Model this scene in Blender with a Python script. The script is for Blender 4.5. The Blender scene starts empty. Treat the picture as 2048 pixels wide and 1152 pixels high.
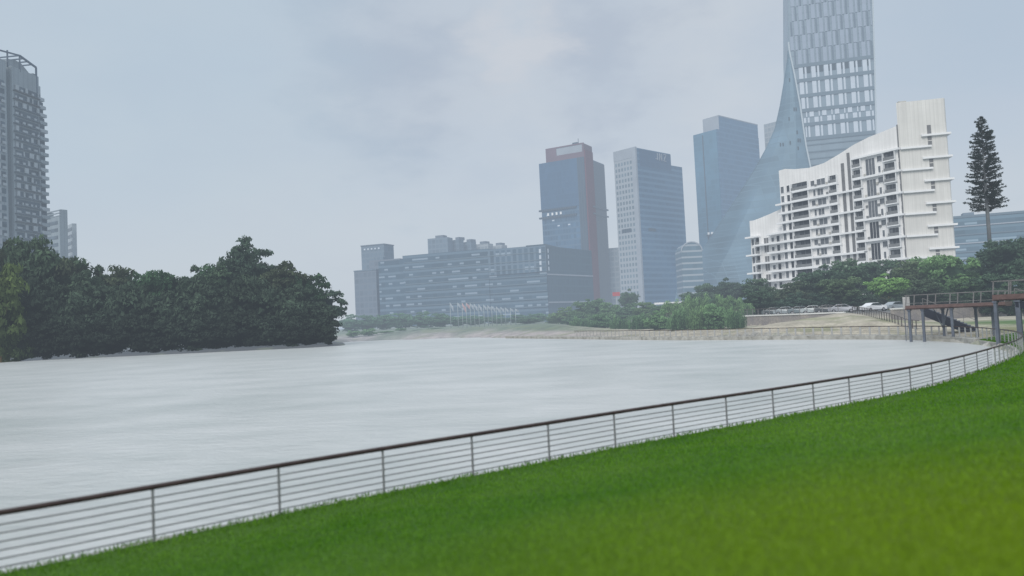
import bpy, bmesh, math, random
import numpy as np
from mathutils import Vector, Matrix
random.seed(7); rng = np.random.default_rng(7)
sc = bpy.context.scene
COL = sc.collection
R = math.radians
# ---------------------------------------------------------------- camera model (photo frame 2048 x 1152)
F = 1479.1; ROLL = R(2.7); PIT = math.atan(62*math.cos(ROLL)/F); H = 4.6
cp, sp, cr, sr = math.cos(PIT), math.sin(PIT), math.cos(ROLL), math.sin(ROLL)
FW = Vector((0, cp, sp)); U0 = Vector((0, -sp, cp)); X0 = Vector((1, 0, 0))
RT = cr*X0 - sr*U0; UP = sr*X0 + cr*U0
def ray(x, y):
    v = FW + RT*((x-1024)/F) - UP*((y-576)/F)
    return v.x/v.y, v.z/v.y
def at(x, y, d):
    r = ray(x, y); return Vector((r[0]*d, d, H+r[1]*d))
def onz(x, y, z):
    r = ray(x, y); d = (z-H)/r[1]; return (r[0]*d, d)
cam_d = bpy.data.cameras.new('camera'); cam = bpy.data.objects.new('camera', cam_d); COL.objects.link(cam)
cam.matrix_world = Matrix.Translation((0, 0, H)) @ Matrix((RT, UP, -FW)).transposed().to_4x4()
cam_d.lens = 26; cam_d.sensor_width = 36; cam_d.clip_end = 9000; cam_d.clip_start = .05
cam_d.dof.use_dof = True; cam_d.dof.focus_distance = 260; cam_d.dof.aperture_fstop = 26/62
sc.camera = cam
sc.view_settings.view_transform = 'Standard'; sc.view_settings.look = 'None'; sc.view_settings.exposure = 0
sc.cycles.use_denoising = True
sc.cycles.max_bounces = 6; sc.cycles.diffuse_bounces = 3; sc.cycles.glossy_bounces = 2; sc.cycles.transmission_bounces = 4
sc.cycles.sample_clamp_indirect = 3

# ---------------------------------------------------------------- node helpers
class NT:
    def __init__(s, tree): s.t = tree
    def n(s, typ, **kw):
        nd = s.t.nodes.new(typ)
        for k, v in kw.items(): setattr(nd, k, v)
        return nd
    def put(s, sock, v):
        if isinstance(v, bpy.types.NodeSocket): s.t.links.new(v, sock)
        elif isinstance(v, (tuple, list)) and len(v) == 3 and sock.type == 'RGBA': sock.default_value = (*v, 1)
        else: sock.default_value = v
    def m(s, op, a, b=0.0, c=None, clamp=False):
        nd = s.n('ShaderNodeMath', operation=op, use_clamp=clamp)
        s.put(nd.inputs[0], a); s.put(nd.inputs[1], b)
        if c is not None: s.put(nd.inputs[2], c)
        return nd.outputs[0]
    def mix(s, f, a, b, typ='MIX'):
        nd = s.n('ShaderNodeMix', data_type='RGBA', blend_type=typ)
        s.put(nd.inputs[0], f); s.put(nd.inputs[6], a); s.put(nd.inputs[7], b)
        return nd.outputs[2]
    def noise(s, vec, scale, detail=3, rough=.55, typ='3D'):
        nd = s.n('ShaderNodeTexNoise')
        if vec is not None: s.put(nd.inputs['Vector'], vec)
        nd.inputs['Scale'].default_value = scale; nd.inputs['Detail'].default_value = detail; nd.inputs['Roughness'].default_value = rough
        return nd.outputs[0]
    def mr(s, v, a, b, c, d):
        nd = s.n('ShaderNodeMapRange'); s.put(nd.inputs[0], v)
        for i, q in enumerate((a, b, c, d)): nd.inputs[i+1].default_value = q
        return nd.outputs[0]
HAZE = (.48, .57, .68)
def new_mat(name):
    m = bpy.data.materials.new(name); m.use_nodes = True; m.node_tree.nodes.clear()
    try: m.cycles.emission_sampling = 'NONE'
    except Exception: pass
    return m, NT(m.node_tree)
def finish(m, t, col, rough=.7, spec=.3, metal=0.0, bump=None, bstr=.3, bdist=.1, trans=0, air=None):
    """surface + air light of the hazy distance (amount = 1 - object colour alpha)"""
    oi = t.n('ShaderNodeObjectInfo')
    c = t.mix(1.0, col, oi.outputs['Color'], 'MULTIPLY')
    b = t.n('ShaderNodeBsdfPrincipled')
    t.put(b.inputs['Base Color'], c); t.put(b.inputs['Roughness'], rough); t.put(b.inputs['Metallic'], metal)
    b.inputs['Specular IOR Level'].default_value = spec
    if bump is not None:
        bn = t.n('ShaderNodeBump'); bn.inputs['Strength'].default_value = bstr; bn.inputs['Distance'].default_value = bdist
        t.put(bn.inputs['Height'], bump); t.put(b.inputs['Normal'], bn.outputs[0])
    sh = b.outputs[0]
    if trans:
        tr = t.n('ShaderNodeBsdfTranslucent'); t.put(tr.inputs[0], c)
        mx = t.n('ShaderNodeMixShader'); mx.inputs[0].default_value = trans
        t.put(mx.inputs[1], sh); t.put(mx.inputs[2], tr.outputs[0]); sh = mx.outputs[0]
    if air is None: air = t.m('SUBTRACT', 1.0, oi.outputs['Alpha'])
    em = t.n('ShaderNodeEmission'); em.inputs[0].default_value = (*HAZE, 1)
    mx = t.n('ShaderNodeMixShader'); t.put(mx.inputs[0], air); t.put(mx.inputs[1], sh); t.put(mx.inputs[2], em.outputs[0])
    o = t.n('ShaderNodeOutputMaterial'); t.put(o.inputs[0], mx.outputs[0])
    return m
def plain(name, col, rough=.7, var=.15, scale=2.0, **kw):
    m, t = new_mat(name); g = t.n('ShaderNodeTexCoord').outputs['Object']
    nz = t.noise(g, scale); f = t.mr(nz, .3, .7, 1-var, 1+var)
    c = t.mix(1.0, col, t.n('ShaderNodeCombineColor').outputs[0], 'MULTIPLY') if False else None
    vm = t.n('ShaderNodeVectorMath', operation='SCALE'); vm.inputs[0].default_value = col; t.put(vm.inputs['Scale'], f)
    return finish(m, t, vm.outputs[0], rough, **kw)
def curtain(name, base, line, fz, fu, lw=.25, mw=.0, var=.12, dash=0, dashcol=(.7, .75, .8), rough=.3, metal=.3, big=.15, bigscale=.02):
    """curtain wall: storeys, mullions, panes that differ in tone, and soft large reflections painted in"""
    m, t = new_mat(name); g = t.n('ShaderNodeTexCoord').outputs['Object']
    s = t.n('ShaderNodeSeparateXYZ'); t.put(s.inputs[0], g)
    u = t.m('ADD', s.outputs[0], s.outputs[1]); z = s.outputs[2]
    uz, zz = t.m('DIVIDE', u, fu), t.m('DIVIDE', z, fz)
    cx = t.n('ShaderNodeCombineXYZ'); t.put(cx.inputs[0], t.m('FLOOR', uz)); t.put(cx.inputs[1], t.m('FLOOR', zz))
    wn = t.n('ShaderNodeTexWhiteNoise', noise_dimensions='3D'); t.put(wn.inputs[0], cx.outputs[0]); w = wn.outputs[0]
    f = t.mr(w, 0, 1, 1-var, 1+var)
    bg = t.mr(t.noise(g, bigscale, 2), .35, .65, 1-big, 1+big)
    vm = t.n('ShaderNodeVectorMath', operation='SCALE'); vm.inputs[0].default_value = base; t.put(vm.inputs['Scale'], t.m('MULTIPLY', f, bg))  # pane tones and broad patches paint reflections into the base colour
    c = vm.outputs[0]
    fzf = t.m('FRACT', zz); fuf = t.m('FRACT', uz)
    if dash:
        dm = t.m('MULTIPLY', t.m('GREATER_THAN', w, 1-dash), t.m('MULTIPLY', t.m('GREATER_THAN', fzf, .62), t.m('LESS_THAN', fzf, .84)))
        c = t.mix(t.m('MULTIPLY', dm, .8), c, dashcol)
    lm = t.m('LESS_THAN', fzf, lw)
    if mw: lm = t.m('MAXIMUM', lm, t.m('LESS_THAN', fuf, mw))
    c = t.mix(lm, c, line)
    return finish(m, t, c, rough, spec=.5, metal=metal)
# ---------------------------------------------------------------- mesh builder
class MB:
    def __init__(s): s.v = []; s.f = []
    def add(s, v, f):
        n = len(s.v); s.v += [tuple(p) for p in v]; s.f += [tuple(i+n for i in q) for q in f]; return s
    def box(s, x0, x1, y0, y1, z0, z1):
        return s.add([(x0,y0,z0),(x1,y0,z0),(x1,y1,z0),(x0,y1,z0),(x0,y0,z1),(x1,y0,z1),(x1,y1,z1),(x0,y1,z1)],
                     [(0,3,2,1),(4,5,6,7),(0,1,5,4),(1,2,6,5),(2,3,7,6),(3,0,4,7)])
    def prism(s, poly, y0, y1):       # poly in (x,z), extruded along y
        n = len(poly); v = [(x, y0, z) for x, z in poly]+[(x, y1, z) for x, z in poly]
        return s.add(v, [tuple(range(n)), tuple(range(2*n-1, n-1, -1))]+[(i, i+n, (i+1) % n+n, (i+1) % n) for i in range(n)])
    def plan(s, poly, z0, z1):        # poly in (x,y) ccw
        n = len(poly); v = [(x, y, z0) for x, y in poly]+[(x, y, z1) for x, y in poly]
        return s.add(v, [tuple(range(n-1, -1, -1)), tuple(range(n, 2*n))]+[(i, (i+1) % n, (i+1) % n+n, i+n) for i in range(n)])
    def bar(s, a, b, w, h=None, up=(0, 0, 1)):
        a, b = Vector(a), Vector(b); d = (b-a).normalized(); up = Vector(up)
        if abs(d.dot(up)) > .99: up = Vector((1, 0, 0))
        sd = d.cross(up).normalized()*(w/2); u = sd.cross(d).normalized()*((h or w)/2)
        v = [a-sd-u, a+sd-u, a+sd+u, a-sd+u, b-sd-u, b+sd-u, b+sd+u, b-sd+u]
        return s.add(v, [(0,1,2,3),(7,6,5,4),(0,4,5,1),(1,5,6,2),(2,6,7,3),(3,7,4,0)])
    def tube(s, pts, rad, k=8):
        pts = [Vector(p) for p in pts]; rad = rad if isinstance(rad, (list, tuple)) else [rad]*len(pts)
        n0 = len(s.v); up = Vector((0, 0, 1))
        for i, p in enumerate(pts):
            d = (pts[min(i+1, len(pts)-1)]-pts[max(i-1, 0)]).normalized()
            q = up if abs(d.dot(up)) < .95 else Vector((1, 0, 0))
            a = d.cross(q).normalized(); b = a.cross(d)
            for j in range(k):
                t = 2*math.pi*j/k; s.v.append(tuple(p+(a*math.cos(t)+b*math.sin(t))*rad[i]))
        for i in range(len(pts)-1):
            for j in range(k):
                a = n0+i*k+j; b = n0+i*k+(j+1) % k; s.f.append((a, b, b+k, a+k))
        s.f.append(tuple(n0+j for j in range(k-1, -1, -1))); e = n0+(len(pts)-1)*k; s.f.append(tuple(e+j for j in range(k)))
        return s
    def build(s, name, mat, parent=None, smooth=False, loc=None, kind=None):
        me = bpy.data.meshes.new(name); me.from_pydata(s.v, [], s.f); me.update()
        if smooth: me.polygons.foreach_set('use_smooth', [True]*len(me.polygons))
        o = bpy.data.objects.new(name, me); COL.objects.link(o)
        me.materials.append(mat)
        if parent: o.parent = parent; o.color = parent.color
        if loc: o.location = loc
        if kind: o['kind'] = kind
        return o
def np_mesh(name, verts, k, mat, attr=None, parent=None):
    """verts: (n*k,3); k = vertices per face"""
    me = bpy.data.meshes.new(name); nv = len(verts); nf = nv//k
    me.vertices.add(nv); me.vertices.foreach_set('co', verts.astype(np.float32).ravel())
    me.loops.add(nv); me.loops.foreach_set('vertex_index', np.arange(nv, dtype=np.int32))
    me.polygons.add(nf); me.polygons.foreach_set('loop_start', np.arange(0, nv, k, dtype=np.int32))
    me.polygons.foreach_set('loop_total', np.full(nf, k, dtype=np.int32))
    if attr is not None:
        a = me.attributes.new('shade', 'FLOAT', 'POINT'); a.data.foreach_set('value', attr.astype(np.float32))
    me.update(calc_edges=True); me.materials.append(mat)
    return me
def link(name, me, parent=None):
    o = bpy.data.objects.new(name, me); COL.objects.link(o)
    if parent: o.parent = parent; o.color = parent.color
    return o
def tag(o, label=None, cat=None, group=None, kind=None):
    if label: o['label'] = label
    if cat: o['category'] = cat
    if group: o['group'] = group
    if kind: o['kind'] = kind
    return o
def empty(name, loc=(0, 0, 0), rz=0, haze=0, tint=(1, 1, 1)):
    o = bpy.data.objects.new(name, None); COL.objects.link(o); o.location = loc; o.rotation_euler = (0, 0, rz)
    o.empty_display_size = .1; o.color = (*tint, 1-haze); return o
def copy_tree(o, parent=None, color=None):
    c = o.copy(); COL.objects.link(c)
    if parent: c.parent = parent
    if color: c.color = color
    for ch in list(o.children): copy_tree(ch, c, color)
    return c
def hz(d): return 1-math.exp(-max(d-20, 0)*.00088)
ORD = 'first second third fourth fifth sixth seventh eighth ninth tenth eleventh twelfth thirteenth fourteenth fifteenth sixteenth seventeenth eighteenth nineteenth twentieth'.split()
# vertical building frame: local x along the facade (left to right), y inward, z up
class Frame:
    def __init__(s, A, B, haze=0, name='building', tint=(1, 1, 1)):
        s.A = A; dx, dy = B[0]-A[0], B[1]-A[1]; s.L = math.hypot(dx, dy); s.e = (dx/s.L, dy/s.L); s.n = (s.e[1], -s.e[0])
        s.root = empty(name, (A[0], A[1], 0), math.atan2(dy, dx), haze, tint) if name else None
    def uz(s, x, y, off=0):
        r = ray(x, y); t = (s.A[0]*s.n[0]+s.A[1]*s.n[1]+off)/(r[0]*s.n[0]+s.n[1])
        return ((r[0]*t-s.A[0])*s.e[0]+(t-s.A[1])*s.e[1], H+r[1]*t)
    def y_at(s, x, ypx, u):     # inward distance y where the picture column of (x,ypx) crosses the side plane local x = u
        r = ray(x, ypx); P = (s.A[0]+s.e[0]*u, s.A[1]+s.e[1]*u); i = (-s.e[1], s.e[0])
        return (r[0]*P[1]-P[0])/(i[0]-r[0]*i[1])
# ---------------------------------------------------------------- world and sun
SUN_EL, SUN_AZ = R(40), R(208)      # azimuth clockwise from +Y
w = bpy.data.worlds.new('World'); sc.world = w; w.use_nodes = True; t = NT(w.node_tree); w.node_tree.nodes.clear()
sky = t.n('ShaderNodeTexSky', sky_type='NISHITA'); sky.sun_disc = False; sky.sun_elevation = SUN_EL; sky.sun_rotation = SUN_AZ; sky.dust_density = 3
vs = t.n('ShaderNodeVectorMath', operation='SCALE'); t.put(vs.inputs[0], sky.outputs[0]); vs.inputs['Scale'].default_value = .1
g = t.n('ShaderNodeTexCoord').outputs['Generated']
s3 = t.n('ShaderNodeSeparateXYZ'); t.put(s3.inputs[0], g)
mp = t.n('ShaderNodeMapping'); t.put(mp.inputs[0], g); mp.inputs['Scale'].default_value = (1, 1, 2.2)
n1 = t.noise(mp.outputs[0], 2.3, 5, .5); n2 = t.noise(mp.outputs[0], 6.5, 6, .55)
cl = t.mix(t.mr(n1, .36, .64, 0, 1), (.545, .622, .712), (.60, .652, .712))
cl = t.mix(t.mr(n2, .4, .68, 0, .35), cl, (.46, .545, .66))
def blob(px, py, r0, r1, nzs=.06):
    d = Vector((ray(px, py)[0], 1, ray(px, py)[1])).normalized()
    dn = t.n('ShaderNodeVectorMath', operation='DISTANCE'); t.put(dn.inputs[0], g); dn.inputs[1].default_value = d
    q = t.m('ADD', dn.outputs['Value'], t.m('MULTIPLY', t.m('SUBTRACT', n2, .5), nzs*8))
    nd = t.n('ShaderNodeMapRange', interpolation_type='SMOOTHSTEP'); t.put(nd.inputs[0], q)
    for i, v in enumerate((r0, r1, 1, 0)): nd.inputs[i+1].default_value = v
    return nd.outputs[0]
cl = t.mix(t.m('MULTIPLY', blob(800, 125, .0, .18), .7), cl, (.41, .475, .585))
cl = t.mix(t.m('MULTIPLY', blob(1200, 110, .0, .14), .6), cl, (.42, .49, .60))
cl = t.mix(t.m('MULTIPLY', blob(1010, 95, .0, .085), .9), cl, (.62, .655, .71))
cl = t.mix(t.m('MULTIPLY', blob(1980, 40, .0, .25), .45), cl, (.41, .52, .64))
cl = t.mix(t.m('MULTIPLY', blob(250, 120, .05, .5), .5), cl, (.48, .60, .70))
hzn = t.mr(s3.outputs[2], 0, .22, 1, 0)
cl = t.mix(t.m('MULTIPLY', hzn, .7), cl, (.60, .65, .705))
zen = t.mr(s3.outputs[2], .42, .95, 1.0, 2.3)
vz = t.n('ShaderNodeVectorMath', operation='SCALE'); t.put(vz.inputs[0], cl); t.put(vz.inputs['Scale'], zen)
fin = t.mix(.93, vs.outputs[0], vz.outputs[0])
bg = t.n('ShaderNodeBackground'); t.put(bg.inputs[0], fin); bg.inputs[1].default_value = 1.0
wo = t.n('ShaderNodeOutputWorld'); t.put(wo.inputs[0], bg.outputs[0])
sl = bpy.data.lights.new('sun', 'SUN'); sl.energy = 1.9; sl.angle = R(32); sl.color = (1, .96, .9)
so = bpy.data.objects.new('sun', sl); COL.objects.link(so)
sd = Vector((math.sin(SUN_AZ)*math.cos(SUN_EL), math.cos(SUN_AZ)*math.cos(SUN_EL), math.sin(SUN_EL)))
so.rotation_euler = (-sd).to_track_quat('-Z', 'Y').to_euler(); so.location = (0, -50, 80)

# ---------------------------------------------------------------- river bank line
def chaikin(p, n=2):
    for _ in range(n):
        q = [p[0]]
        for a, b in zip(p[:-1], p[1:]): q += [(a[0]*.75+b[0]*.25, a[1]*.75+b[1]*.25), (a[0]*.25+b[0]*.75, a[1]*.25+b[1]*.75)]
        q.append(p[-1]); p = q
    return p
def resample(p, step):
    p = np.array(p, float); d = np.r_[0, np.cumsum(np.linalg.norm(np.diff(p, axis=0), axis=1))]
    s = np.arange(0, d[-1]+1e-6, step); return np.c_[np.interp(s, d, p[:, 0]), np.interp(s, d, p[:, 1])]
near_pix = [(0, 1015), (340, 958), (700, 899), (1024, 850), (1300, 808), (1500, 780), (1700, 749), (1800, 734), (1900, 713), (1980, 692), (2032, 675)]
near = [(-200, -120), (-60, -22), (-30, -2)] + [onz(x, y, 1.6) for x, y in near_pix] + [(40.6, 60.3), (43.2, 66), (45.4, 73)]
FN = resample(chaikin(near), .5)
bay = [(45.4, 73), (46.6, 80), (46, 87), (43.4, 93), (39.5, 99), (34.5, 106), (28.1, 114), (22, 125), (16, 139), (8, 158), (-2, 180)]
FB = resample(chaikin(bay), .5)
farb = [(-2, 180), (-10, 202), (-22, 214), (-40, 222), (-54, 232), (-50, 215), (-45, 196), (-41.5, 182), (-53, 177), (-90, 179), (-126, 180), (-240, 175), (-420, 150), (-420, -120)]
SH = np.vstack([FN, FB[1:], resample(chaikin(farb), 1.0)[1:]])
SHC = SH[::2]
def signed(P):
    """distance to the bank line, positive on land"""
    A = SHC; B = np.roll(SHC, -1, axis=0); out = np.empty(len(P))
    for i in range(0, len(P), 4000):
        p = P[i:i+4000, None, :]; ab = B-A; tt = np.clip(((p-A)*ab).sum(2)/((ab**2).sum(1)+1e-9), 0, 1)
        d = np.sqrt((((A+tt[..., None]*ab)-p)**2).sum(2)).min(1)
        y = p[..., 1]; cond = (A[:, 1] > y) != (B[:, 1] > y)
        xi = A[:, 0]+(y-A[:, 1])*(B[:, 0]-A[:, 0])/np.where(np.abs(B[:, 1]-A[:, 1]) < 1e-9, 1e-9, B[:, 1]-A[:, 1])
        ins = ((p[..., 0] < xi) & cond).sum(1) % 2 == 1
        out[i:i+4000] = np.where(ins, -d, d)
    return out
def sst(x, a, b):
    q = np.clip((x-a)/(b-a), 0, 1); return q*q*(3-2*q)
WALL = [(30, 160), (44, 139), (50, 129), (55.5, 124), (60, 117.5), (71, 121), (84, 128), (110, 138), (160, 150)]
def wall_y(X): return np.interp(X, [p[0] for p in WALL], [p[1] for p in WALL])
def seg_d(P, a, b):
    a, b = np.array(a), np.array(b); ab = b-a; tt = np.clip(((P-a)*ab).sum(1)/(ab@ab), 0, 1)
    return np.sqrt((((a+tt[:, None]*ab)-P)**2).sum(1)), tt
def ground_z(P, ds=None):
    P = np.atleast_2d(P); ds = signed(P) if ds is None else ds
    X, Y = P[:, 0], P[:, 1]
    lawn = .5+np.clip(ds-1.6, 0, 14.5)*2.5/14.5
    bayz = .5+np.clip(ds-2, 0, 9)*.75/9
    dm, tm = seg_d(P, (54, 121), (50, 97)); bayz = bayz+1.75*np.exp(-(dm/5.5)**2)*(1-tm)**.8
    dm, tm = seg_d(P, (46, 118), (38, 110)); bayz = bayz+.9*np.exp(-(dm/5)**2)
    terr = sst(Y-wall_y(X), .35, 1.6)*(X > 28)
    bayz = bayz*(1-terr)+3.0*terr
    far = .2+np.clip(ds, 0, 14)*2.4/14+np.clip(ds-14, 0, 60)*.01
    isl = .25+np.clip(ds, 0, 6)*.12
    wl = 1-sst(Y, 73, 83); wf = sst(-X, -26, -8)*sst(Y, 120, 150)
    z = bayz*(1-wl)+lawn*wl; z = z*(1-wf)+far*wf
    wi = sst(-X, 38, 44)*sst(Y, 100, 130)*(1-sst(Y, 214, 232)); z = z*(1-wi)+isl*wi
    k = np.where((wl > .02) | (wf > .5) | (wi > .5), sst(ds, -1.6, 0.0), sst(ds, .0, 1.0)); return np.where(ds < 1.0, -1.6*(1-k)+np.minimum(z, .45)*k, z), wl, wf, wi, terr
# ---------------------------------------------------------------- ground, river
def axis(lo, hi, fine, far):
    a = list(np.arange(lo, hi+.01, fine)); st = fine
    while a[-1] < far: st *= 1.25; a.append(a[-1]+st)
    st = fine
    while a[0] > -far: st *= 1.25; a.insert(0, a[0]-st)
    return np.array(a)
xs, ys = axis(-45, 100, 1.0, 5500), axis(-6, 165, 1.0, 5500)
GX, GY = np.meshgrid(xs, ys); P = np.c_[GX.ravel(), GY.ravel()]
ds = signed(P); z, wl, wf, wi, terr = ground_z(P, ds)
inlawn = (wl > .3) & (ds > .1) & (P[:, 0] < 140) & (P[:, 1] > -80); z = np.where(inlawn, z-.35, z)
n = len(z); me = bpy.data.meshes.new('ground'); me.vertices.add(n); me.vertices.foreach_set('co', np.c_[P, z].astype(np.float32).ravel())
nx, ny = len(xs), len(ys); ii = np.arange(nx-1)[None, :]+np.arange(ny-1)[:, None]*nx
q = np.stack([ii, ii+1, ii+1+nx, ii+nx], -1).reshape(-1, 4)
me.loops.add(q.size); me.loops.foreach_set('vertex_index', q.ravel().astype(np.int32)); me.polygons.add(len(q))
me.polygons.foreach_set('loop_start', np.arange(0, q.size, 4, dtype=np.int32)); me.polygons.foreach_set('loop_total', np.full(len(q), 4, dtype=np.int32))
me.polygons.foreach_set('use_smooth', np.ones(len(q), bool))
path = np.array((.33, .32, .29)); sand = np.array((.34, .305, .24)); green = np.array((.06, .12, .035)); asph = np.array((.10, .10, .10)); mud = np.array((.028, .024, .02)); rock = np.array((.30, .26, .24))
c = np.where((ds < 1.8)[:, None], path, sand)
grassy = sst(P[:, 0], 52, 62)*(1-sst(P[:, 1], 95, 108)); c = c*(1-grassy[:, None])+green*grassy[:, None]
c = c*(1-terr[:, None])+asph*terr[:, None]
fg = sst(ds, 5, 9)[:, None]; cf = rock*(1-fg)+np.array((.10, .13, .08))*fg; c = c*(1-wf[:, None])+cf*wf[:, None]
fl = (wf*sst(P[:, 1], 300, 330))[:, None]; c = c*(1-fl)+asph*fl
c = c*(1-wi[:, None])+mud*wi[:, None]; c = np.where((wl > .5)[:, None] & (ds > .1)[:, None], green, c)
ca = me.color_attributes.new('tint', 'FLOAT_COLOR', 'POINT'); ca.data.foreach_set('color', np.c_[c, np.ones(n)].astype(np.float32).ravel())
me.update(calc_edges=True)
m, t = new_mat('ground_material'); at_ = t.n('ShaderNodeVertexColor', layer_name='tint')
gp = t.n('ShaderNodeNewGeometry').outputs['Position']
f1 = t.mr(t.noise(gp, .35, 5), .3, .7, .7, 1.3); f2 = t.mr(t.noise(gp, 3.0, 4), .3, .7, .8, 1.2)
vm = t.n('ShaderNodeVectorMath', operation='SCALE'); t.put(vm.inputs[0], at_.outputs[0]); t.put(vm.inputs['Scale'], t.m('MULTIPLY', f1, f2))
patch = t.mr(t.noise(gp, .12, 4), .52, .62, 0, .55)
gcol = t.mix(patch, vm.outputs[0], (.13, .15, .06))
ln = t.n('ShaderNodeVectorMath', operation='LENGTH'); t.put(ln.inputs[0], gp)
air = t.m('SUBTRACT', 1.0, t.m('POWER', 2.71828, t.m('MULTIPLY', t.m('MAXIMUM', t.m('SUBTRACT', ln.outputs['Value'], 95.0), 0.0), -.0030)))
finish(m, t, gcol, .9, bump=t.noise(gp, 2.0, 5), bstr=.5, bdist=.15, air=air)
me.materials.append(m); go = link('ground', me); tag(go, kind='structure')

mb = MB(); rs = [(-5400, -5400), (5400, -5400), (5400, 5400), (-5400, 5400)]
m, t = new_mat('river_water'); gp = t.n('ShaderNodeNewGeometry').outputs['Position']
mp = t.n('ShaderNodeMapping'); t.put(mp.inputs[0], gp); mp.inputs['Scale'].default_value = (.55, 1.0, 1); mp.inputs['Rotation'].default_value = (0, 0, R(12))
h1 = t.noise(mp.outputs[0], 1.6, 4, .6); h2 = t.noise(mp.outputs[0], .22, 3)
b1 = t.n('ShaderNodeBump'); b1.inputs['Strength'].default_value = .55; b1.inputs['Distance'].default_value = .22; t.put(b1.inputs['Height'], t.m('ADD', h1, t.m('MULTIPLY', h2, 1.2)))
wc = t.mix(t.mr(t.m('ADD', t.m('MULTIPLY', h2, .5), t.m('MULTIPLY', t.noise(gp, .035, 4), .5)), .36, .6, 0, 1), (.35, .37, .355), (.475, .48, .465))
pb = t.n('ShaderNodeBsdfPrincipled'); t.put(pb.inputs['Base Color'], wc); pb.inputs['Roughness'].default_value = .33; pb.inputs['IOR'].default_value = 1.33; t.put(pb.inputs['Normal'], b1.outputs[0])
ln = t.n('ShaderNodeVectorMath', operation='LENGTH'); t.put(ln.inputs[0], gp)
air = t.m('SUBTRACT', 1.0, t.m('POWER', 2.71828, t.m('MULTIPLY', ln.outputs['Value'], -.0011)))
em = t.n('ShaderNodeEmission'); em.inputs[0].default_value = (.54, .60, .67, 1)  # haze painted in: water glows paler with distance
mx = t.n('ShaderNodeMixShader'); t.put(mx.inputs[0], air); t.put(mx.inputs[1], pb.outputs[0]); t.put(mx.inputs[2], em.outputs[0])
o_ = t.n('ShaderNodeOutputMaterial'); t.put(o_.inputs[0], mx.outputs[0])
river = MB().add([(-450, -150, 0), (60, -150, 0), (60, 240, 0), (-450, 240, 0)], [(0, 1, 2, 3)]).build('river', m, kind='structure')

# ---------------------------------------------------------------- lawn sheet following the fence + grass
def normals(L):
    d = np.gradient(L, axis=0); d /= np.linalg.norm(d, axis=1)[:, None]+1e-9; return np.c_[d[:, 1], -d[:, 0]]
i0 = np.argmin(np.abs(FN[:, 0]+35)); LN = FN[i0:]; k5 = np.ones(9)/9
nn = normals(LN); nn = np.c_[np.convolve(np.pad(nn[:, 0], 4, 'edge'), k5, 'valid'), np.convolve(np.pad(nn[:, 1], 4, 'edge'), k5, 'valid')]; nn /= np.linalg.norm(nn, axis=1)[:, None]
offs = [.15, .5, 1.0, 1.6, 2.1, 3, 4, 5, 6, 7.5, 9, 11, 13, 15, 17, 20, 25, 32, 42, 60]
def lawn_z(o): return .5+np.clip(np.asarray(o)-1.6, 0, 14.5)*2.5/14.5
V = []; 
for j, o in enumerate(offs):
    pp = LN+nn*o; zz = np.full(len(pp), float(lawn_z(o))+.02)
    if j == 0: zz -= .12
    V.append(np.c_[pp, zz])
V = np.vstack(V); nL = len(LN); fs = [(j*nL+i, (j+1)*nL+i, (j+1)*nL+i+1, j*nL+i+1) for j in range(len(offs)-1) for i in range(nL-1)]
m, t = new_mat('lawn_material'); gp = t.n('ShaderNodeNewGeometry').outputs['Position']
a = t.noise(gp, .16, 4, .6); b = t.noise(gp, 1.1, 4, .6); c3 = t.noise(gp, 40, 3, .7)
g1 = t.mix(t.mr(a, .35, .65, 0, 1), (.042, .125, .012), (.078, .165, .026))
g1 = t.mix(t.mr(b, .35, .7, 0, .45), g1, (.085, .17, .03))
sp3 = t.n('ShaderNodeVectorMath', operation='DISTANCE'); t.put(sp3.inputs[0], gp); sp3.inputs[1].default_value = (5.2, 5.0, 3)
yl = t.m('MULTIPLY', t.mr(sp3.outputs['Value'], .5, 8.5, 1, 0), t.mr(a, .25, .6, .7, 1))
g1 = t.mix(yl, g1, (.13, .195, .012)); vm = t.n('ShaderNodeVectorMath', operation='SCALE'); t.put(vm.inputs[0], g1); t.put(vm.inputs['Scale'], t.mr(c3, .25, .75, .45, 1.0))
finish(m, t, vm.outputs[0], .9, spec=.1, bump=c3, bstr=.6, bdist=.03)
lawn = MB().add(V, fs).build('lawn', m, smooth=True, kind='structure')
m, t = new_mat('grass_blade_material'); gp = t.n('ShaderNodeNewGeometry'); rnd = gp.outputs['Random Per Island']; gp = gp.outputs['Position']
a = t.noise(gp, .16, 4, .6); b = t.noise(gp, 1.1, 4, .6)
g1 = t.mix(t.mr(a, .35, .65, 0, 1), (.070, .195, .008), (.118, .25, .024))
g1 = t.mix(t.mr(b, .35, .7, 0, .45), g1, (.13, .265, .035))
sp3 = t.n('ShaderNodeVectorMath', operation='DISTANCE'); t.put(sp3.inputs[0], gp); sp3.inputs[1].default_value = (5.2, 5.0, 3)
yl = t.m('MULTIPLY', t.mr(sp3.outputs['Value'], .5, 8.5, 1, 0), t.mr(a, .25, .6, .7, 1))
g1 = t.mix(yl, g1, (.185, .29, .008)); vm = t.n('ShaderNodeVectorMath', operation='SCALE'); t.put(vm.inputs[0], g1); t.put(vm.inputs['Scale'], t.mr(rnd, 0, 1, .82, 1.2))
GRASS = finish(m, t, vm.outputs[0], .6, spec=.15, trans=.35)
N = 420000
r = 2.0*np.exp(rng.random(N)*math.log(60/2.0)); th = R(-52)+rng.random(N)*R(104)
Pg = np.c_[np.sin(th)*r, np.cos(th)*r]
dn = np.empty(N); seg = LN[::2]
for i in range(0, N, 20000):
    dd = ((Pg[i:i+20000, None, :]-seg[None])**2).sum(2); j = dd.argmin(1)
    nrm = nn[::2][j]; dn[i:i+20000] = ((Pg[i:i+20000]-seg[j])*nrm).sum(1)
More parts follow.
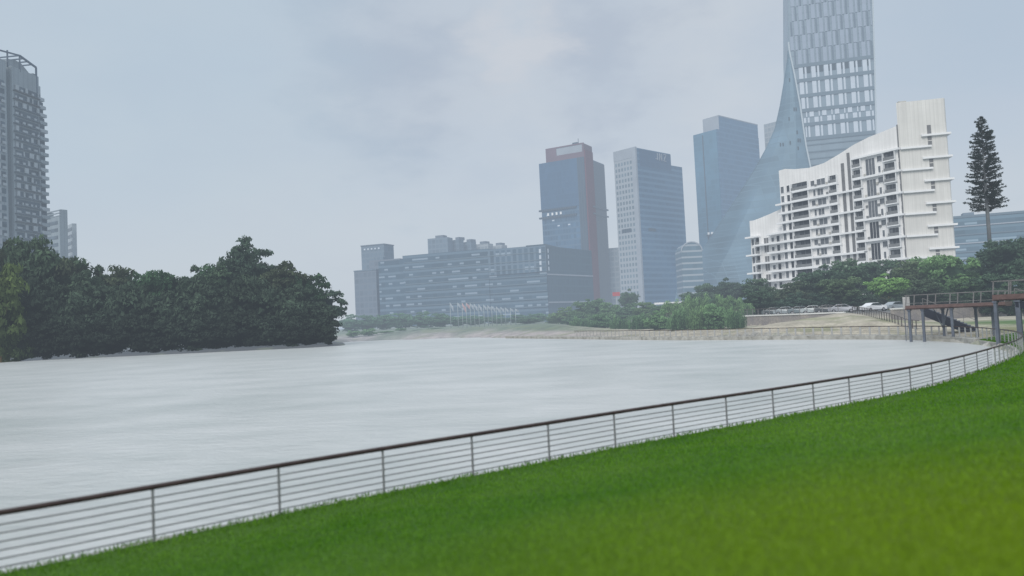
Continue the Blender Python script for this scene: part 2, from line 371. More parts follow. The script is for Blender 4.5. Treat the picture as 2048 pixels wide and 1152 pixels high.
ok = (dn > .18+.25*rng.random(N)) & (Pg[:, 1] < 78); Pg, dn, r = Pg[ok], dn[ok], r[ok]; N = len(Pg)
zg = lawn_z(dn)+.01; hgt = (.022+.034*rng.random(N))*(1+r*.02)*np.where(dn < 1.1, 1.6, 1); wd = .0035*(1+r*.22)
an = rng.random(N)*2*math.pi; ln_ = rng.normal(0, .025, (N, 2))
b0 = np.c_[Pg[:, 0]-np.cos(an)*wd, Pg[:, 1]-np.sin(an)*wd, zg]; b1_ = np.c_[Pg[:, 0]+np.cos(an)*wd, Pg[:, 1]+np.sin(an)*wd, zg]
tp = np.c_[Pg+ln_, zg+hgt]
link('grass', np_mesh('grass', np.stack([b0, b1_, tp], 1).reshape(-1, 3), 3, GRASS)); tag(bpy.data.objects['grass'], 'short bright green grass covering the sloping lawn beside the railing', 'grass', kind='stuff')

# ---------------------------------------------------------------- railings
BROWN = plain('rail_wood', (.045, .028, .026), .5, .3, 3); STEEL = plain('post_steel', (.16, .155, .155), .5, .2, 4); PALEP = plain('post_light_steel', (.21, .21, .22), .45, .15, 4); PALE = plain('post_pale', (.36, .36, .35), .7, .15, 4)
WIRE = plain('wire_steel', (.17, .17, .175), .4, .1, 4); DKP = plain('post_dark', (.075, .06, .055), .6, .2, 3); CONC = plain('concrete', (.42, .41, .38), .85, .2, .8, bump=None)
def fence(name, label, L, step, postmat, hz_, pw, ph=1.1, wires=6, railr=.045, zf=None, railmat=BROWN, rail_box=None):
    L = np.asarray(L); root = empty(name, (L[0][0], L[0][1], .5), 0, hz_); tag(root, label, 'fence')
    O = Vector((L[0][0], L[0][1], .5))
    zs = [.5]*len(L) if zf is None else list(zf(L))
    pts = [Vector((p[0], p[1], z))-O for p, z in zip(L, zs)]
    rb = MB().tube([p+Vector((0, 0, ph-.02)) for p in pts], railr, 8).build('handrail', railmat, root, smooth=True)
    wm = MB()
    for k in range(wires): wm.tube([p+Vector((0, 0, .12+k*(ph-.2)/wires)) for p in pts], .015 if hz_ < .03 else .012, 4)
    wm.build('wire', WIRE, root)
    D = np.r_[0, np.cumsum(np.linalg.norm(np.diff(L, axis=0), axis=1))]; base = None; s = .3
    while s < D[-1]:
        x, y = np.interp(s, D, L[:, 0]), np.interp(s, D, L[:, 1]); z = np.interp(s, D, zs); x2, y2 = np.interp(s+.3, D, L[:, 0]), np.interp(s+.3, D, L[:, 1])
        if base is None:
            base = MB().box(-pw/2, pw/2, -.02, .02, -.05, ph-.05).box(-pw/2-.03, pw/2+.03, -.05, .05, -.05, -.02).build('post', postmat, root)
            o = base
        else:
            o = base.copy(); COL.objects.link(o); o.parent = root; o.color = root.color
        o.location = Vector((x, y, z))-O; o.rotation_euler = (0, 0, math.atan2(y2-y, x2-x)); s += step
    return root
i0 = np.argmin(np.abs(FN[:, 0]+16)); n0 = normals(FN)
FNn = FN+n0*.45
kx = np.argmin(np.abs(FN[:, 1]-44)+(FN[:, 0] < 20)*99)
fence('riverside_railing', 'dark wood topped wire railing running along the foot of the lawn', FNn[i0:kx], 2.6, PALEP, 0, .042, wires=6, railr=.055)
FBB = np.vstack([FN[kx:], FB[1:]]); FBB = FBB+normals(FBB)*.45
kb = np.argmin(np.abs(FBB[:, 1]-150))
fence('bay_railing', 'pale posted railing curving around the far side of the bay', FBB[:kb], 1.35, PALE, .04, .26, wires=4, railr=.05)
qm = MB()
for a_, b_ in zip(FB[:-1:2], FB[2::2]):
    dd_ = (b_-a_)/np.linalg.norm(b_-a_); nn_ = np.array((dd_[1], -dd_[0]))*.5; qm.bar((*(a_+nn_-dd_*.04), .0), (*(b_+nn_+dd_*.04), .0), 1.4, 1.0)
for a_, b_ in zip(FN[:-1:2], FN[2::2]):
    if a_[0] > -40: dd_ = (b_-a_)/np.linalg.norm(b_-a_); nn_ = np.array((dd_[1], -dd_[0]))*.12; qm.bar((*(a_+nn_-dd_*.03), -.1), (*(b_+nn_+dd_*.03), -.1), .5, 1.0)
qm.build('kerb', plain('quay_concrete', (.34, .335, .31), .9, .3, 1.2), kind='structure')
def gz(L): return ground_z(np.asarray(L))[0]
rampL = resample([(55.8, 122), (55, 116), (53, 108), (51.5, 100), (50.5, 92)], .6)
fence('ramp_railing', 'dark railing descending the sandy slope beside the ramp', rampL, 1.15, DKP, .09, .26, wires=3, zf=lambda L: gz(L)+.05, railmat=DKP, railr=.05)
wl_pts = resample(WALL[:4], .7); terL = wl_pts+np.array((.15, .25))
fence('terrace_railing', 'railing on top of the long stone retaining wall under the trees', terL, 1.3, STEEL, .11, .12, wires=3, zf=lambda L: np.full(len(L), 3.2), railmat=DKP, railr=.045)

# retaining walls
m, t = new_mat('stone_wall'); g = t.n('ShaderNodeTexCoord').outputs['Object']
vo = t.n('ShaderNodeTexVoronoi', feature='DISTANCE_TO_EDGE'); t.put(vo.inputs['Vector'], g); vo.inputs['Scale'].default_value = 2.2
sw = t.mix(t.mr(t.noise(g, .5, 5), .35, .65, 0, 1), (.31, .28, .25), (.21, .195, .20)); sw = t.mix(t.m('MULTIPLY', t.m('LESS_THAN', vo.outputs['Distance'], .06), .6), sw, (.17, .16, .15))
WALLM = finish(m, t, sw, .9, bump=t.noise(g, 3, 4), bstr=.5, bdist=.05)
CAP = plain('cap_concrete', (.60, .60, .58), .8, .1, .7)
def wall(name, label, L, z0, z1, hz_):
    root = empty(name, (L[0][0], L[0][1], 0), 0, hz_); tag(root, label, 'wall'); O = Vector((L[0][0], L[0][1], 0))
    w_ = MB(); c_ = MB()
    for a, b in zip(L[:-1], L[1:]):
        w_.bar(Vector((*a, (z0+z1)/2))-O, Vector((*b, (z0+z1)/2))-O, .5, z1-z0); c_.bar(Vector((*a, z1+.10))-O, Vector((*b, z1+.10))-O, .8, .22)
    w_.build('wall', WALLM, root); c_.build('coping', CAP, root); return root
wall('retaining_wall', 'weathered stone retaining wall with pale coping below the parked cars', WALL[:4], -.2, 3.0, .11)
wall('retaining_wall', 'tall beige retaining wall with bright coping behind the walkway stair', WALL[4:], -.2, 3.25, .09)

# ---------------------------------------------------------------- walkways on columns
RUST = plain('deck_edge_red', (.12, .075, .068), .7, .25, 2); PIER = plain('pier_blue_grey', (.10, .115, .145), .6, .2, 1.5); SOFF = plain('stair_dark', (.018, .022, .035), .7, .2, 1); GPAN = plain('rail_panel', (.09, .115, .11), .3, .2, 1)
def walkway(name, label, p0, p1, width, thick, piers, railh, hz_, poststep=2.2):
    p0, p1 = Vector(p0), Vector(p1); d = (p1-p0); L = math.hypot(d.x, d.y); root = empty(name, p0, math.atan2(d.y, d.x), hz_); tag(root, label, 'walkway')
    dz = (p1.z-p0.z)/L
    MB().prism([(0, -thick), (L, dz*L-thick), (L, dz*L), (0, 0)], 0, width).prism([(-.15, -thick-.12), (L, dz*L-thick-.12), (L, dz*L-thick-.01), (-.15, -thick-.01)], .2, width-.2).build('deck', RUST, root)
    rl = MB()
    for yy in (.06, width-.06):
        rl.bar((0, yy, railh), (L, yy, railh+dz*L), .07)
        rl.bar((0, yy, .25), (L, yy, .25+dz*L), .04)
    rl.bar((.03, .06, railh), (.03, width-.06, railh), .07)
    rl.build('handrail', STEEL, root)
    s = .05
    while s < L:
        for yy in (.06, width-.06): MB().bar((s, yy, dz*s+.01), (s+.12, yy, dz*s+railh), .07, .10).build('post', STEEL, root)
        s += poststep
    for (s, yy, wd_) in piers:
        gx = p0+Vector((d.x/L*s-d.y/L*yy, d.y/L*s+d.x/L*yy, 0)); zb = float(ground_z((gx.x, gx.y))[0][0])-.4
        MB().box(s-wd_/2, s+wd_/2, yy-.12, yy+.12, zb-p0.z, -thick-.12+dz*s).box(s-wd_/2-.06, s+wd_/2+.06, yy-.2, yy+.2, -thick-.13-.15, -thick-.125).build('pier', PIER, root)
    return root
A1, B1 = at(1810, 612, 82), at(2010, 601.5, 75); A1.z = 4.0; B1.z = 4.0
L1 = math.hypot(B1.x-A1.x, B1.y-A1.y)
def spx(x, A, B):   # position along A-B seen in picture column x
    r = ray(x, 630)[0]; dx, dy = B.x-A.x, B.y-A.y; k = (r*A.y-A.x)/(dx-r*dy); return k*math.hypot(dx, dy)
wk1 = walkway('lower_walkway', 'lower rust edged walkway on thin columns at the water edge', A1, B1, 2.6, .32,
        [(spx(x, A1, B1), y, .24) for x, y in ((1816, .4), (1843, .4), (1872, 2.2), (1901, .4), (1938, 2.3), (1972, 2.3))], 1.15, .055)
br = MB()
for a, b in ((1855, 1870), (1884, 1870)): br.bar((spx(a, A1, B1), 2.0, -.5), (spx(b, A1, B1), 2.2, -2.6), .1)
br.build('brace', PIER, wk1)
# stair (dark underside)
def stair(name, label, a, b, width, thick, hz_):
    a, b = Vector(a), Vector(b); d = b-a; L = math.hypot(d.x, d.y); root = empty(name, a, math.atan2(d.y, d.x), hz_); tag(root, label, 'stair')
    MB().prism([(0, -thick), (L, d.z-thick), (L, d.z), (0, 0)], 0, width).build('stringer', SOFF, root)
    n = max(4, int(abs(d.z)/.165)); st = MB()
    for i in range(n): st.box(L*i/n, L*(i+1)/n, .05, width-.05, d.z*(i+1)/n+.03, d.z*(i+1)/n+abs(d.z)/n+.03)
    st.build('step', PIER, root)
    rl = MB(); rl.bar((0, .05, 1.0), (L, .05, d.z+1.0), .06)
    for i in range(5): rl.bar((L*i/4, .05, d.z*i/4), (L*i/4, .05, d.z*i/4+1.0), .05)
    rl.build('handrail', STEEL, root); return root
sa = at(1846, 616, 85.5); sb = at(1956, 656, 83); sb.z = .95; sa.z = 3.75
stair('stair', 'dark stair descending from the lower walkway to the bank', sa, sb, 1.6, 1.05, .055)
A2, B2 = at(1984, 590, 66), at(2230, 580, 58); A2.z = B2.z = 4.72
wk2 = walkway('upper_walkway', 'upper rust edged walkway on heavy piers at the right edge', A2, B2, 3.0, .42, [(spx(1989, A2, B2), .3, .26), (spx(2022, A2, B2), 2.5, .34), (spx(2034, A2, B2), .3, .4), (spx(2140, A2, B2), .3, .4)], 1.2, .04, 1.3)
sa = at(2030, 600, 64.5); sb = at(2200, 668, 60); sa.z = 4.2; sb.z = 2.2
stair('stair', 'dark stair under the upper walkway at the right edge', sa, sb, 1.6, .6, .04)
# notice panel at the walkway end, small dark lamp post style boards on the bank
nb = empty('notice_board', (*at(1812, 600, 84).xy, 3.0), R(-25), .06); tag(nb, 'pale upright panel standing at the end of the lower walkway', 'sign')
MB().box(-.35, .35, -.05, .05, .6, 2.0).build('panel', PALE, nb); MB().box(-.3, -.22, -.04, .04, -3.0, .59).box(.22, .3, -.04, .04, -3.0, .59).build('post', PIER, nb)

# ---------------------------------------------------------------- trees
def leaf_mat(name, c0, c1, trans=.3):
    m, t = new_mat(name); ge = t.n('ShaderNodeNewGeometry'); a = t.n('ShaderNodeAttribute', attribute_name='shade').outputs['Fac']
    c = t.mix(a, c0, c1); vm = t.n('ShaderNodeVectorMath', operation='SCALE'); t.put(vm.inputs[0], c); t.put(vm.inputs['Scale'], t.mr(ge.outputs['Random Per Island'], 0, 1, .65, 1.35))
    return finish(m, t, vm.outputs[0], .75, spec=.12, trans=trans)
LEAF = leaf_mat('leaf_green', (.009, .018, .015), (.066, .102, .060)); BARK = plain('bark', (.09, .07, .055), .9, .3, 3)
NEED = leaf_mat('needle_dark', (.018, .030, .026), (.030, .046, .036), .1)
def crown(name, seed, R3, zc, ncl, nl, ls, crad=1.1, droop=0, core=True, low=0.0, mat=None):
    g = np.random.default_rng(seed); R3 = np.array(R3)
    u = g.normal(size=(ncl, 3)); u /= np.linalg.norm(u, axis=1)[:, None]; rr = .45+.55*g.random(ncl)**.55
    lob = 1+.16*np.sin(u[:, 0]*4+seed)+.14*np.sin(u[:, 1]*5+seed*2)+.12*np.sin(u[:, 2]*6+seed)
    C = u*(rr*lob)[:, None]*R3; C[:, 2] = np.where(C[:, 2] < 0, C[:, 2]*(.75+low), C[:, 2]); C[:, 2] += zc
    cr_ = crad*(.55+.8*g.random(ncl)); sh = g.random(ncl)
    cl = np.repeat(np.arange(ncl), nl); M = len(cl)
    v = g.normal(size=(M, 3)); v /= np.linalg.norm(v, axis=1)[:, None]; v[:, 2] = np.where(v[:, 2] < -.2, -v[:, 2], v[:, 2])
    off = v*(cr_[cl]*(.55+.5*g.random(M)))[:, None]*np.array((1.15, 1.15, .8 if not droop else 1.0))
    if droop: off[:, 2] -= g.random(M)**1.2*droop
    p = C[cl]+off
    nr = v+g.normal(size=(M, 3))*.5; nr /= np.linalg.norm(nr, axis=1)[:, None]
    if droop: ax = np.tile((0, 0, 1.0), (M, 1))+g.normal(size=(M, 3))*.15
    else: ax = g.normal(size=(M, 3))+np.array((0, 0, -.15))
    ax -= (ax*nr).sum(1)[:, None]*nr; ax /= np.linalg.norm(ax, axis=1)[:, None]; bx = np.cross(nr, ax)
    s = ls*(.6+.8*g.random(M))[:, None]; asp = .22 if droop else .5; s2 = s*(2.0 if droop else 1)
    q = np.stack([p-ax*s2, p+bx*s*asp+ax*s*.1, p+ax*s2, p-bx*s*asp+ax*s*.1], 1).reshape(-1, 3)
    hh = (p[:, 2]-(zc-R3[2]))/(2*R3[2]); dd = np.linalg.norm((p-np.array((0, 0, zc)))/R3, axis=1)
    a = np.clip(.40*sh[cl]+.40*hh+.25*(v[:, 2])+.35*(dd-.8), 0, 1); a = np.repeat(a, 4)  # random clump tone plus painted light: upper and outer leaves paler
    me = np_mesh(name, q, 4, mat or LEAF, a)
    return me
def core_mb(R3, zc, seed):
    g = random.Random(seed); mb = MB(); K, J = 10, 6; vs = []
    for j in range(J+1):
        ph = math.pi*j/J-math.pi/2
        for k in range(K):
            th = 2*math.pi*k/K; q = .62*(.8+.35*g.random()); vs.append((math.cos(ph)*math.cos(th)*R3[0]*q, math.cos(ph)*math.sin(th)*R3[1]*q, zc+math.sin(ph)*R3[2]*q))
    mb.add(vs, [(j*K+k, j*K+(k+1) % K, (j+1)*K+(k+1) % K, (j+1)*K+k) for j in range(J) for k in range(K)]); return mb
DARKC = plain('crown_shadow', (.010, .017, .015), .95, .4, 1.2, spec=.05)  # shade painted as dark colour on a filler core closing sky gaps
def tree_proto(name, seed, R3, zc, ncl, nl, ls, crad, th=None, droop=0, low=0.0, stems=1, trunk_r=.2):
    root = empty(name, (0, 0, -500)); g = random.Random(seed)
    tb = MB()
    for s_ in range(stems):
        ox, oy = g.uniform(-.4, .4)*(stems > 1), g.uniform(-.4, .4)*(stems > 1)
        tb.tube([(ox, oy, -.4), (ox+g.uniform(-.2, .2), oy+.1, zc*.4), (ox+g.uniform(-.4, .4), oy, zc*.8), (ox+g.uniform(-.6, .6), oy+g.uniform(-.5, .5), zc+R3[2]*.5)], [trunk_r*1.3, trunk_r, trunk_r*.7, trunk_r*.25], 7)
    for k in range(6):
        a = k*1.05+g.uniform(-.3, .3); z0 = zc*(.45+.3*g.random()); e = .7
        tb.tube([(0, 0, z0), (math.cos(a)*R3[0]*.35, math.sin(a)*R3[1]*.35, z0+R3[2]*.25), (math.cos(a)*R3[0]*e, math.sin(a)*R3[1]*e, z0+R3[2]*(.4+.3*g.random()))], [trunk_r*.55, trunk_r*.35, trunk_r*.12], 5)
    tb.build('trunk', BARK, root, smooth=True)
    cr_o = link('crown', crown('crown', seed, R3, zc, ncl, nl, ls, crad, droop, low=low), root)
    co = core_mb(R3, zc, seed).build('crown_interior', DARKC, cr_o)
    return root
PROT = {'round': [tree_proto('broadleaf_tree', 11+i, (4.2, 4.2, 4.0), 6.2, 85, 62, .34, 1.15) for i in range(4)],
        'tall': [tree_proto('broadleaf_tree', 31+i, (4.0, 4.0, 6.2), 8.2, 110, 62, .38, 1.15, low=.2) for i in range(3)],
        'full': [tree_proto('broadleaf_tree', 51+i, (4.6, 3.8, 4.6), 4.0, 110, 60, .38, 1.2, low=.15) for i in range(4)],
        'willow': [tree_proto('willow_tree', 71+i, (3.8, 3.8, 3.0), 5.0, 60, 90, .30, .95, droop=3.2, stems=2, trunk_r=.16) for i in range(2)],
        'bush': [tree_proto('shrub', 91+i, (2.2, 1.8, 1.3), .9, 45, 45, .22, .6, trunk_r=.06) for i in range(3)]}
USED = set()
def plant(kind, x, ytop, d, wpx, label, tint, group, i=0, zbase=None, name=None):
    """tree standing at picture column x, distance d, whose top shows at ytop, wpx wide"""
    if x < 690 and d < 170: d *= 1.2
    P_ = at(x, 600, d); zb = float(ground_z((P_.x, P_.y))[0][0]) if zbase is None else zbase
    ztop = at(x, ytop, d).z; pr = PROT[kind][i % len(PROT[kind])]
    kk = 1.0 if x < 690 else 1.35
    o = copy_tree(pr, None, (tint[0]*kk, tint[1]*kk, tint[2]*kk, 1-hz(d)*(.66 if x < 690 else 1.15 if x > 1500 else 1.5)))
    Hh = {'round': 10.4, 'tall': 14.6, 'full': 8.9, 'willow': 8.4, 'bush': 2.5}[kind]; Wd = {'round': 9.6, 'tall': 9.2, 'full': 10.2, 'willow': 9, 'bush': 5.0}[kind]
    P_.x = ray(x, (ytop+620)/2)[0]*d
    sz = (ztop-zb)/Hh; sx = wpx*d/F/Wd
    o.location = (P_.x, d, zb); o.scale = (sx, (sx*2+sz)/3, sz); o.rotation_euler = (0, 0, random.uniform(-.5, .5) if kind == 'full' else random.uniform(0, 6.28))
    if name: o.name = name
    tag(o, label, 'shrub' if kind == 'bush' else 'tree', group); return o
G_D, G_M, G_L, G_Y = (1.1, 1.15, 1.15), (1.9, 2.1, 1.6), (2.7, 3.1, 1.6), (2.4, 2.3, 1.1)
# wooded left bank: outline of the canopy
canopy = [(-60, 480), (-25, 470), (20, 474), (62, 481), (105, 492), (150, 508), (192, 528), (238, 536), (285, 533), (335, 531), (382, 528), (418, 532), (455, 515), (492, 480), (530, 498), (575, 514), (612, 536), (646, 566)]
for i, (x, y) in enumerate(canopy):
    tall = i in (12, 13, 14, 15)
    g_ = random.uniform(.7, 1.25); tv = random.choice([(1, 1, 1), (1.15, .95, .9), (.85, 1.1, .9), (1.0, 1.0, 1.15)])
    plant('tall' if tall else 'round', x-(6 if i > 12 else 0), y+9, 161+(i % 3)*3, 98 if not tall else 88, f'dark broadleaf tree, {ORD[i]} from the left in the back row of the wooded left bank', (g_*tv[0], g_*1.05*tv[1], g_*tv[2]), 'trees of the wooded left bank', i)
mid = [(-40, 540), (10, 535), (58, 548), (110, 560), (165, 556), (220, 570), (275, 566), (330, 572), (385, 562), (440, 570), (495, 556), (548, 560), (598, 578), (640, 600)]
for i, (x, y) in enumerate(mid):
    g_ = random.uniform(.6, 1.05); plant('full', x-(8 if i > 10 else 0), y+6, 156.5, 105, f'low spreading dark tree, {ORD[i]} from the left in the middle row of the left bank', (g_, g_, g_*1.05), 'middle row trees of the left bank', i)
low_ = [(-30, 640), (60, 625), (115, 632), (170, 628), (222, 640), (278, 630), (330, 634), (384, 628), (436, 636), (490, 625), (540, 630), (590, 632), (634, 640), (668, 652)]
for i, (x, y) in enumerate(low_):
    g_ = random.uniform(.38, .65); plant('full', x-(14 if i > 11 else 0), y, 152.5, 92 if i < 12 else 60 if i < 13 else 36, f'waterside tree with drooping dark boughs, {ORD[i]} from the left along the left bank', (g_, g_*.98, g_*1.1), 'front row trees of the left bank', i+1, zbase=.1)
plant('full', -2, 540, 147, 74, 'yellow green tree at the left edge in front of the dark wood', (2.0, 1.8, .95), None, 2, zbase=.1)
plant('bush', 45, 655, 150.5, 60, 'low olive shrub leaning over the water beside the yellow green tree', (1.6, 1.5, .9), None, 0, zbase=.1)
# right bank trees in front of the residence
rb_ = [('round', 1395, 583, 172, 70, G_D, 'dark tree between the willows and the glass skirt tower'), ('round', 1415, 566, 176, 48, G_D, 'small dark round tree left of the two behind the willows'),
       ('round', 1458, 557, 170, 66, (.75, .8, .85), 'dark dome shaped tree just left of the white residence'), ('round', 1512, 562, 166, 78, G_D, 'dark tree before the left wing of the white residence'),
       ('round', 1553, 578, 160, 70, G_D, 'tree before the lower windows of the white residence'), ('round', 1600, 562, 152, 70, (1.0, 1.0, 1.0), 'tree under the long balconies of the white residence'),
       ('round', 1640, 532, 150, 92, (.85, .95, 1.0), 'tall dark tree hiding the middle of the white residence'), ('round', 1693, 526, 152, 96, (1.0, 1.1, 1.05), 'broad tree below the grid window strip of the residence'),
       ('round', 1680, 555, 141, 78, (1.2, 1.2, 1.0), 'mid green tree over the dark parked cars'), ('round', 1745, 520, 158, 90, (.9, 1.0, 1.0), 'dark tree at the corner of the white residence'),
       ('round', 1775, 548, 138, 84, G_L, 'bright yellow green tree above the end of the ramp railing'), ('round', 1822, 528, 146, 90, (1.25, 1.15, 1.0), 'brownish green tree before the blank end wall'),
       ('round', 1868, 512, 150, 96, G_M, 'tree touching the foot of the blank end wall'), ('round', 1905, 508, 140, 104, (2.1, 2.4, 1.6), 'light green tree beside the trunk of the tall conifer'),
       ('round', 1935, 548, 132, 86, (1.8, 2.0, 1.4), 'rounded green tree behind the lower walkway'), ('round', 1965, 520, 146, 90, (1.0, 1.05, 1.0), 'dark tree right of the conifer trunk'),
       ('round', 2022, 476, 136, 130, (.72, .82, .85), 'large dark tree at the right edge of the picture'), ('round', 1990, 545, 124, 92, (.8, .9, .9), 'dark tree behind the upper walkway railing'),
       ('round', 2075, 500, 128, 110, (.8, .9, .9), 'dark tree cut by the right edge behind the walkway'), ('round', 1850, 562, 130, 82, (1.0, .95, .95), 'dull olive tree behind the walkway notice panel'),
       ('full', 1590, 590, 145, 62, (.8, .9, 1.0), 'dark low tree behind the parked cars on the left'), ('full', 1640, 588, 142, 66, (.7, .8, .9), 'dark low tree behind the parked cars in the middle'),
       ('full', 1712, 588, 140, 66, (.75, .85, .9), 'dark low tree behind the white car'), ('full', 1545, 598, 150, 66, (.9, 1.0, 1.0), 'dark low tree at the left end of the car row'),
       ('full', 1815, 588, 134, 62, (.8, .85, .85), 'dark low tree behind the notice panel'), ('full', 1885, 585, 131, 80, (.85, .9, .85), 'dark low tree behind the middle of the lower walkway'), ('full', 1960, 585, 126, 80, (.8, .85, .85), 'dark low tree behind the right end of the lower walkway'), ('full', 2030, 570, 122, 80, (.75, .85, .8), 'dark low tree behind the upper walkway deck')]
for i, (k, x, y, d, wpx, tn, lb) in enumerate(rb_): plant(k, x, y, d, wpx, lb, tn, 'trees along the right bank', i)
for i, x in enumerate(range(1520, 2060, 34)):
    plant('full', x, 583-(i % 3)*6, 149+(i % 2)*4, 70, f'dense dark tree, {ORD[i]} from the left in the dark belt behind the parked cars', (.75+.1*(i % 3), .85, .85), 'dark belt of trees behind the parked cars', i+2)
wi_ = [(1345, 600, 160, 60), (1385, 592, 152, 64), (1425, 588, 148, 70), (1462, 594, 145, 60), (1490, 606, 144, 44)]
for i, (x, y, d, wpx) in enumerate(wi_): plant('willow', x, y, d, wpx, f'pale green willow on the bank, {ORD[i]} from the left of the five willows', (2.5, 2.7, 1.8), 'willows on the bank', i)
wf_ = [(1160, 634, 182, 50), (1200, 630, 172, 52), (1240, 633, 160, 52), (1278, 628, 152, 54), (1318, 625, 142, 56), (1358, 618, 134, 58), (1396, 614, 130, 58), (1434, 612, 127, 56), (1470, 616, 124, 46)]
for i, (x, y, d, wpx) in enumerate(wf_): plant('full' if i % 3 == 1 else 'willow', x, y, d, wpx, f'low drooping green tree at the water edge, {ORD[i]} from the left of the front row', random.choice([(1.9, 2.2, 1.6), (1.6, 1.9, 1.5), (2.2, 2.4, 1.6)]), 'front row of water edge trees', i, zbase=.4)
plant('round', 1257, 579, 236, 36, 'small dark tree with open top before the pale gridded tower', (.9, 1.1, .9), None, 2)
fb_ = [(1130, 618, 225, 60), (1165, 606, 215, 62), (1195, 601, 212, 62), (1226, 608, 205, 56), (1262, 610, 200, 58), (1292, 606, 192, 56), (1322, 612, 185, 50), (1112, 632, 230, 46), (1150, 632, 205, 50), (1185, 630, 200, 52), (1215, 626, 195, 50), (1250, 630, 190, 52), (1290, 628, 180, 48), (1325, 626, 172, 44), (1060, 636, 238, 60)]
for i, (x, y, d, wpx) in enumerate(fb_): plant('full', x, y, d, wpx, f'leafy bank tree below the twin towers, {ORD[i]} of its row', random.choice([(1.5, 1.7, 1.3), (1.3, 1.5, 1.3), (1.8, 1.9, 1.3)]), 'bank trees below the towers', i)
hg = [(700, 633, 268), (735, 632, 270), (772, 631, 272), (810, 628, 272), (845, 627, 270), (880, 628, 268), (915, 634, 268), (955, 632, 272), (995, 632, 272), (1035, 630, 268), (1075, 628, 262)]
for i, (x, y, d) in enumerate(hg): plant('full', x, y, d, 54, f'hazy green tree beyond the far bank, {ORD[i]} from the left behind the flagpoles', (1.3, 1.7, 1.6), 'hazy trees beyond the far bank', i)
bs = [(705, 668, 236), (735, 664, 236), (768, 668, 236), (800, 663, 236), (835, 665, 235), (868, 662, 235), (1045, 655, 226), (1080, 655, 222), (1115, 654, 216), (1150, 653, 205), (1190, 651, 196), (1235, 650, 185)]
for i, (x, y, d) in enumerate(bs): plant('bush', x, y-6, d, 38, f'grey green shrub on the far waterline, {ORD[i]} from the left', (1.8, 2.1, 1.6), 'shrubs on the far waterline', i)

# conifer shaped mast
def conifer():
    d = 150; base = at(1983, 560, d); ztop = at(1967, 233, d).z; zb = 3.0; root = empty('conifer_mast', (at(1973, 400, d).x, d, zb), 0, hz(d)*.8); tag(root, 'tall thin artificial conifer with bare grey trunk right of the residence', 'tree')
    Ht = ztop-zb; zlow = at(1976, 418, d).z-zb
    MB().tube([(0, 0, 6.0), (0, 0, zlow), (0, 0, Ht*.98)], [.42, .34, .07], 10).build('trunk', plain('mast_grey', (.16, .17, .18), .7, .15, 1), root, smooth=True)
    MB().tube([(0, 0, -3), (0, 0, 5.99)], [.52, .5], 12).build('mast_base', plain('mast_white', (.5, .53, .55), .6, .1, 1), root, smooth=True)
    g = np.random.default_rng(3); bm_ = MB(); q = []; a = []
    nlev = 44
    for i in range(nlev):
        f = i/(nlev-1); z0 = zlow+.3+(Ht-zlow-.6)*f; rmax = 3.9*(1-f)**.62*min(1, .72+f*1.6)*(.85+.3*g.random())+.25
        for k in range(8 if f < .85 else 5):
            th = g.random()*6.283; L = rmax*(.65+.45*g.random()); el = -.12+.5*f*g.random()-.15*g.random()
            dirv = np.array((math.cos(th), math.sin(th), 0)); p0 = np.array((0, 0, z0)); mid_ = p0+dirv*L*.5+np.array((0, 0, L*(el-.06))); p1 = p0+dirv*L+np.array((0, 0, L*el*1.2+.12*L))
            bm_.tube([p0, mid_, p1], [.05, .035, .015], 4)
            nt = int(24+L*17)
            for j in range(nt):
                s_ = .3+.75*g.random(); c0 = p0*(1-s_)**2+2*mid_*s_*(1-s_)+p1*s_**2 if s_ <= 1 else p1
                ax = dirv*.8+g.normal(size=3)*.55; ax /= np.linalg.norm(ax); nr = g.normal(size=3); nr -= nr@ax*ax; nr /= np.linalg.norm(nr); ll = .24+.26*g.random()
                q += [c0, c0+ax*ll*.5+nr*.07, c0+ax*ll, c0+ax*ll*.5-nr*.07]; a += [g.random()]*4
    bm_.build('branch', BARK, root)
    link('foliage', np_mesh('foliage', np.array(q), 4, NEED, np.array(a)), root)
conifer()

# ================================================================ buildings
WHITE = plain('band_white', (.76, .76, .76), .6, .04, .5); DARKW = plain('window_dark', (.045, .05, .06), .25, .35, 1.2, spec=.5); GREYW = plain('window_grey', (.12, .13, .145), .3, .25, .9, spec=.5)
BALR = plain('balcony_rail', (.19, .195, .20), .5, .15, 1); LOUV = plain('slit_grey', (.16, .16, .165), .6, .15, .8)
def clad(name, col, groove, pitch):
    m, t = new_mat(name); g = t.n('ShaderNodeTexCoord').outputs['Object']; s = t.n('ShaderNodeSeparateXYZ'); t.put(s.inputs[0], g)
    u = t.m('DIVIDE', t.m('ADD', s.outputs[0], s.outputs[1]), pitch); z = s.outputs[2]
    st = t.n('ShaderNodeTexNoise', noise_dimensions='2D'); cx = t.n('ShaderNodeCombineXYZ'); t.put(cx.inputs[0], t.m('MULTIPLY', u, 1.7)); t.put(cx.inputs[1], t.m('MULTIPLY', z, .04)); t.put(st.inputs['Vector'], cx.outputs[0]); st.inputs['Scale'].default_value = 1
    f = t.m('MULTIPLY', t.mr(st.outputs[0], .3, .7, .93, 1.04), t.mr(t.noise(g, .12, 4), .3, .7, .9, 1.07))
    vm = t.n('ShaderNodeVectorMath', operation='SCALE'); vm.inputs[0].default_value = col; t.put(vm.inputs['Scale'], f)
    c = t.mix(t.m('LESS_THAN', t.m('FRACT', u), .10), vm.outputs[0], groove)
    c = t.mix(t.m('MULTIPLY', t.m('LESS_THAN', t.m('FRACT', t.m('DIVIDE', z, 3.15)), .03), .35), c, groove)
    return finish(m, t, c, .65)
CLAD = clad('cladding_white', (.76, .745, .73), (.67, .66, .645), 1.15)
CLADE = clad('cladding_cream', (.64, .625, .595), (.555, .545, .515), 1.45)
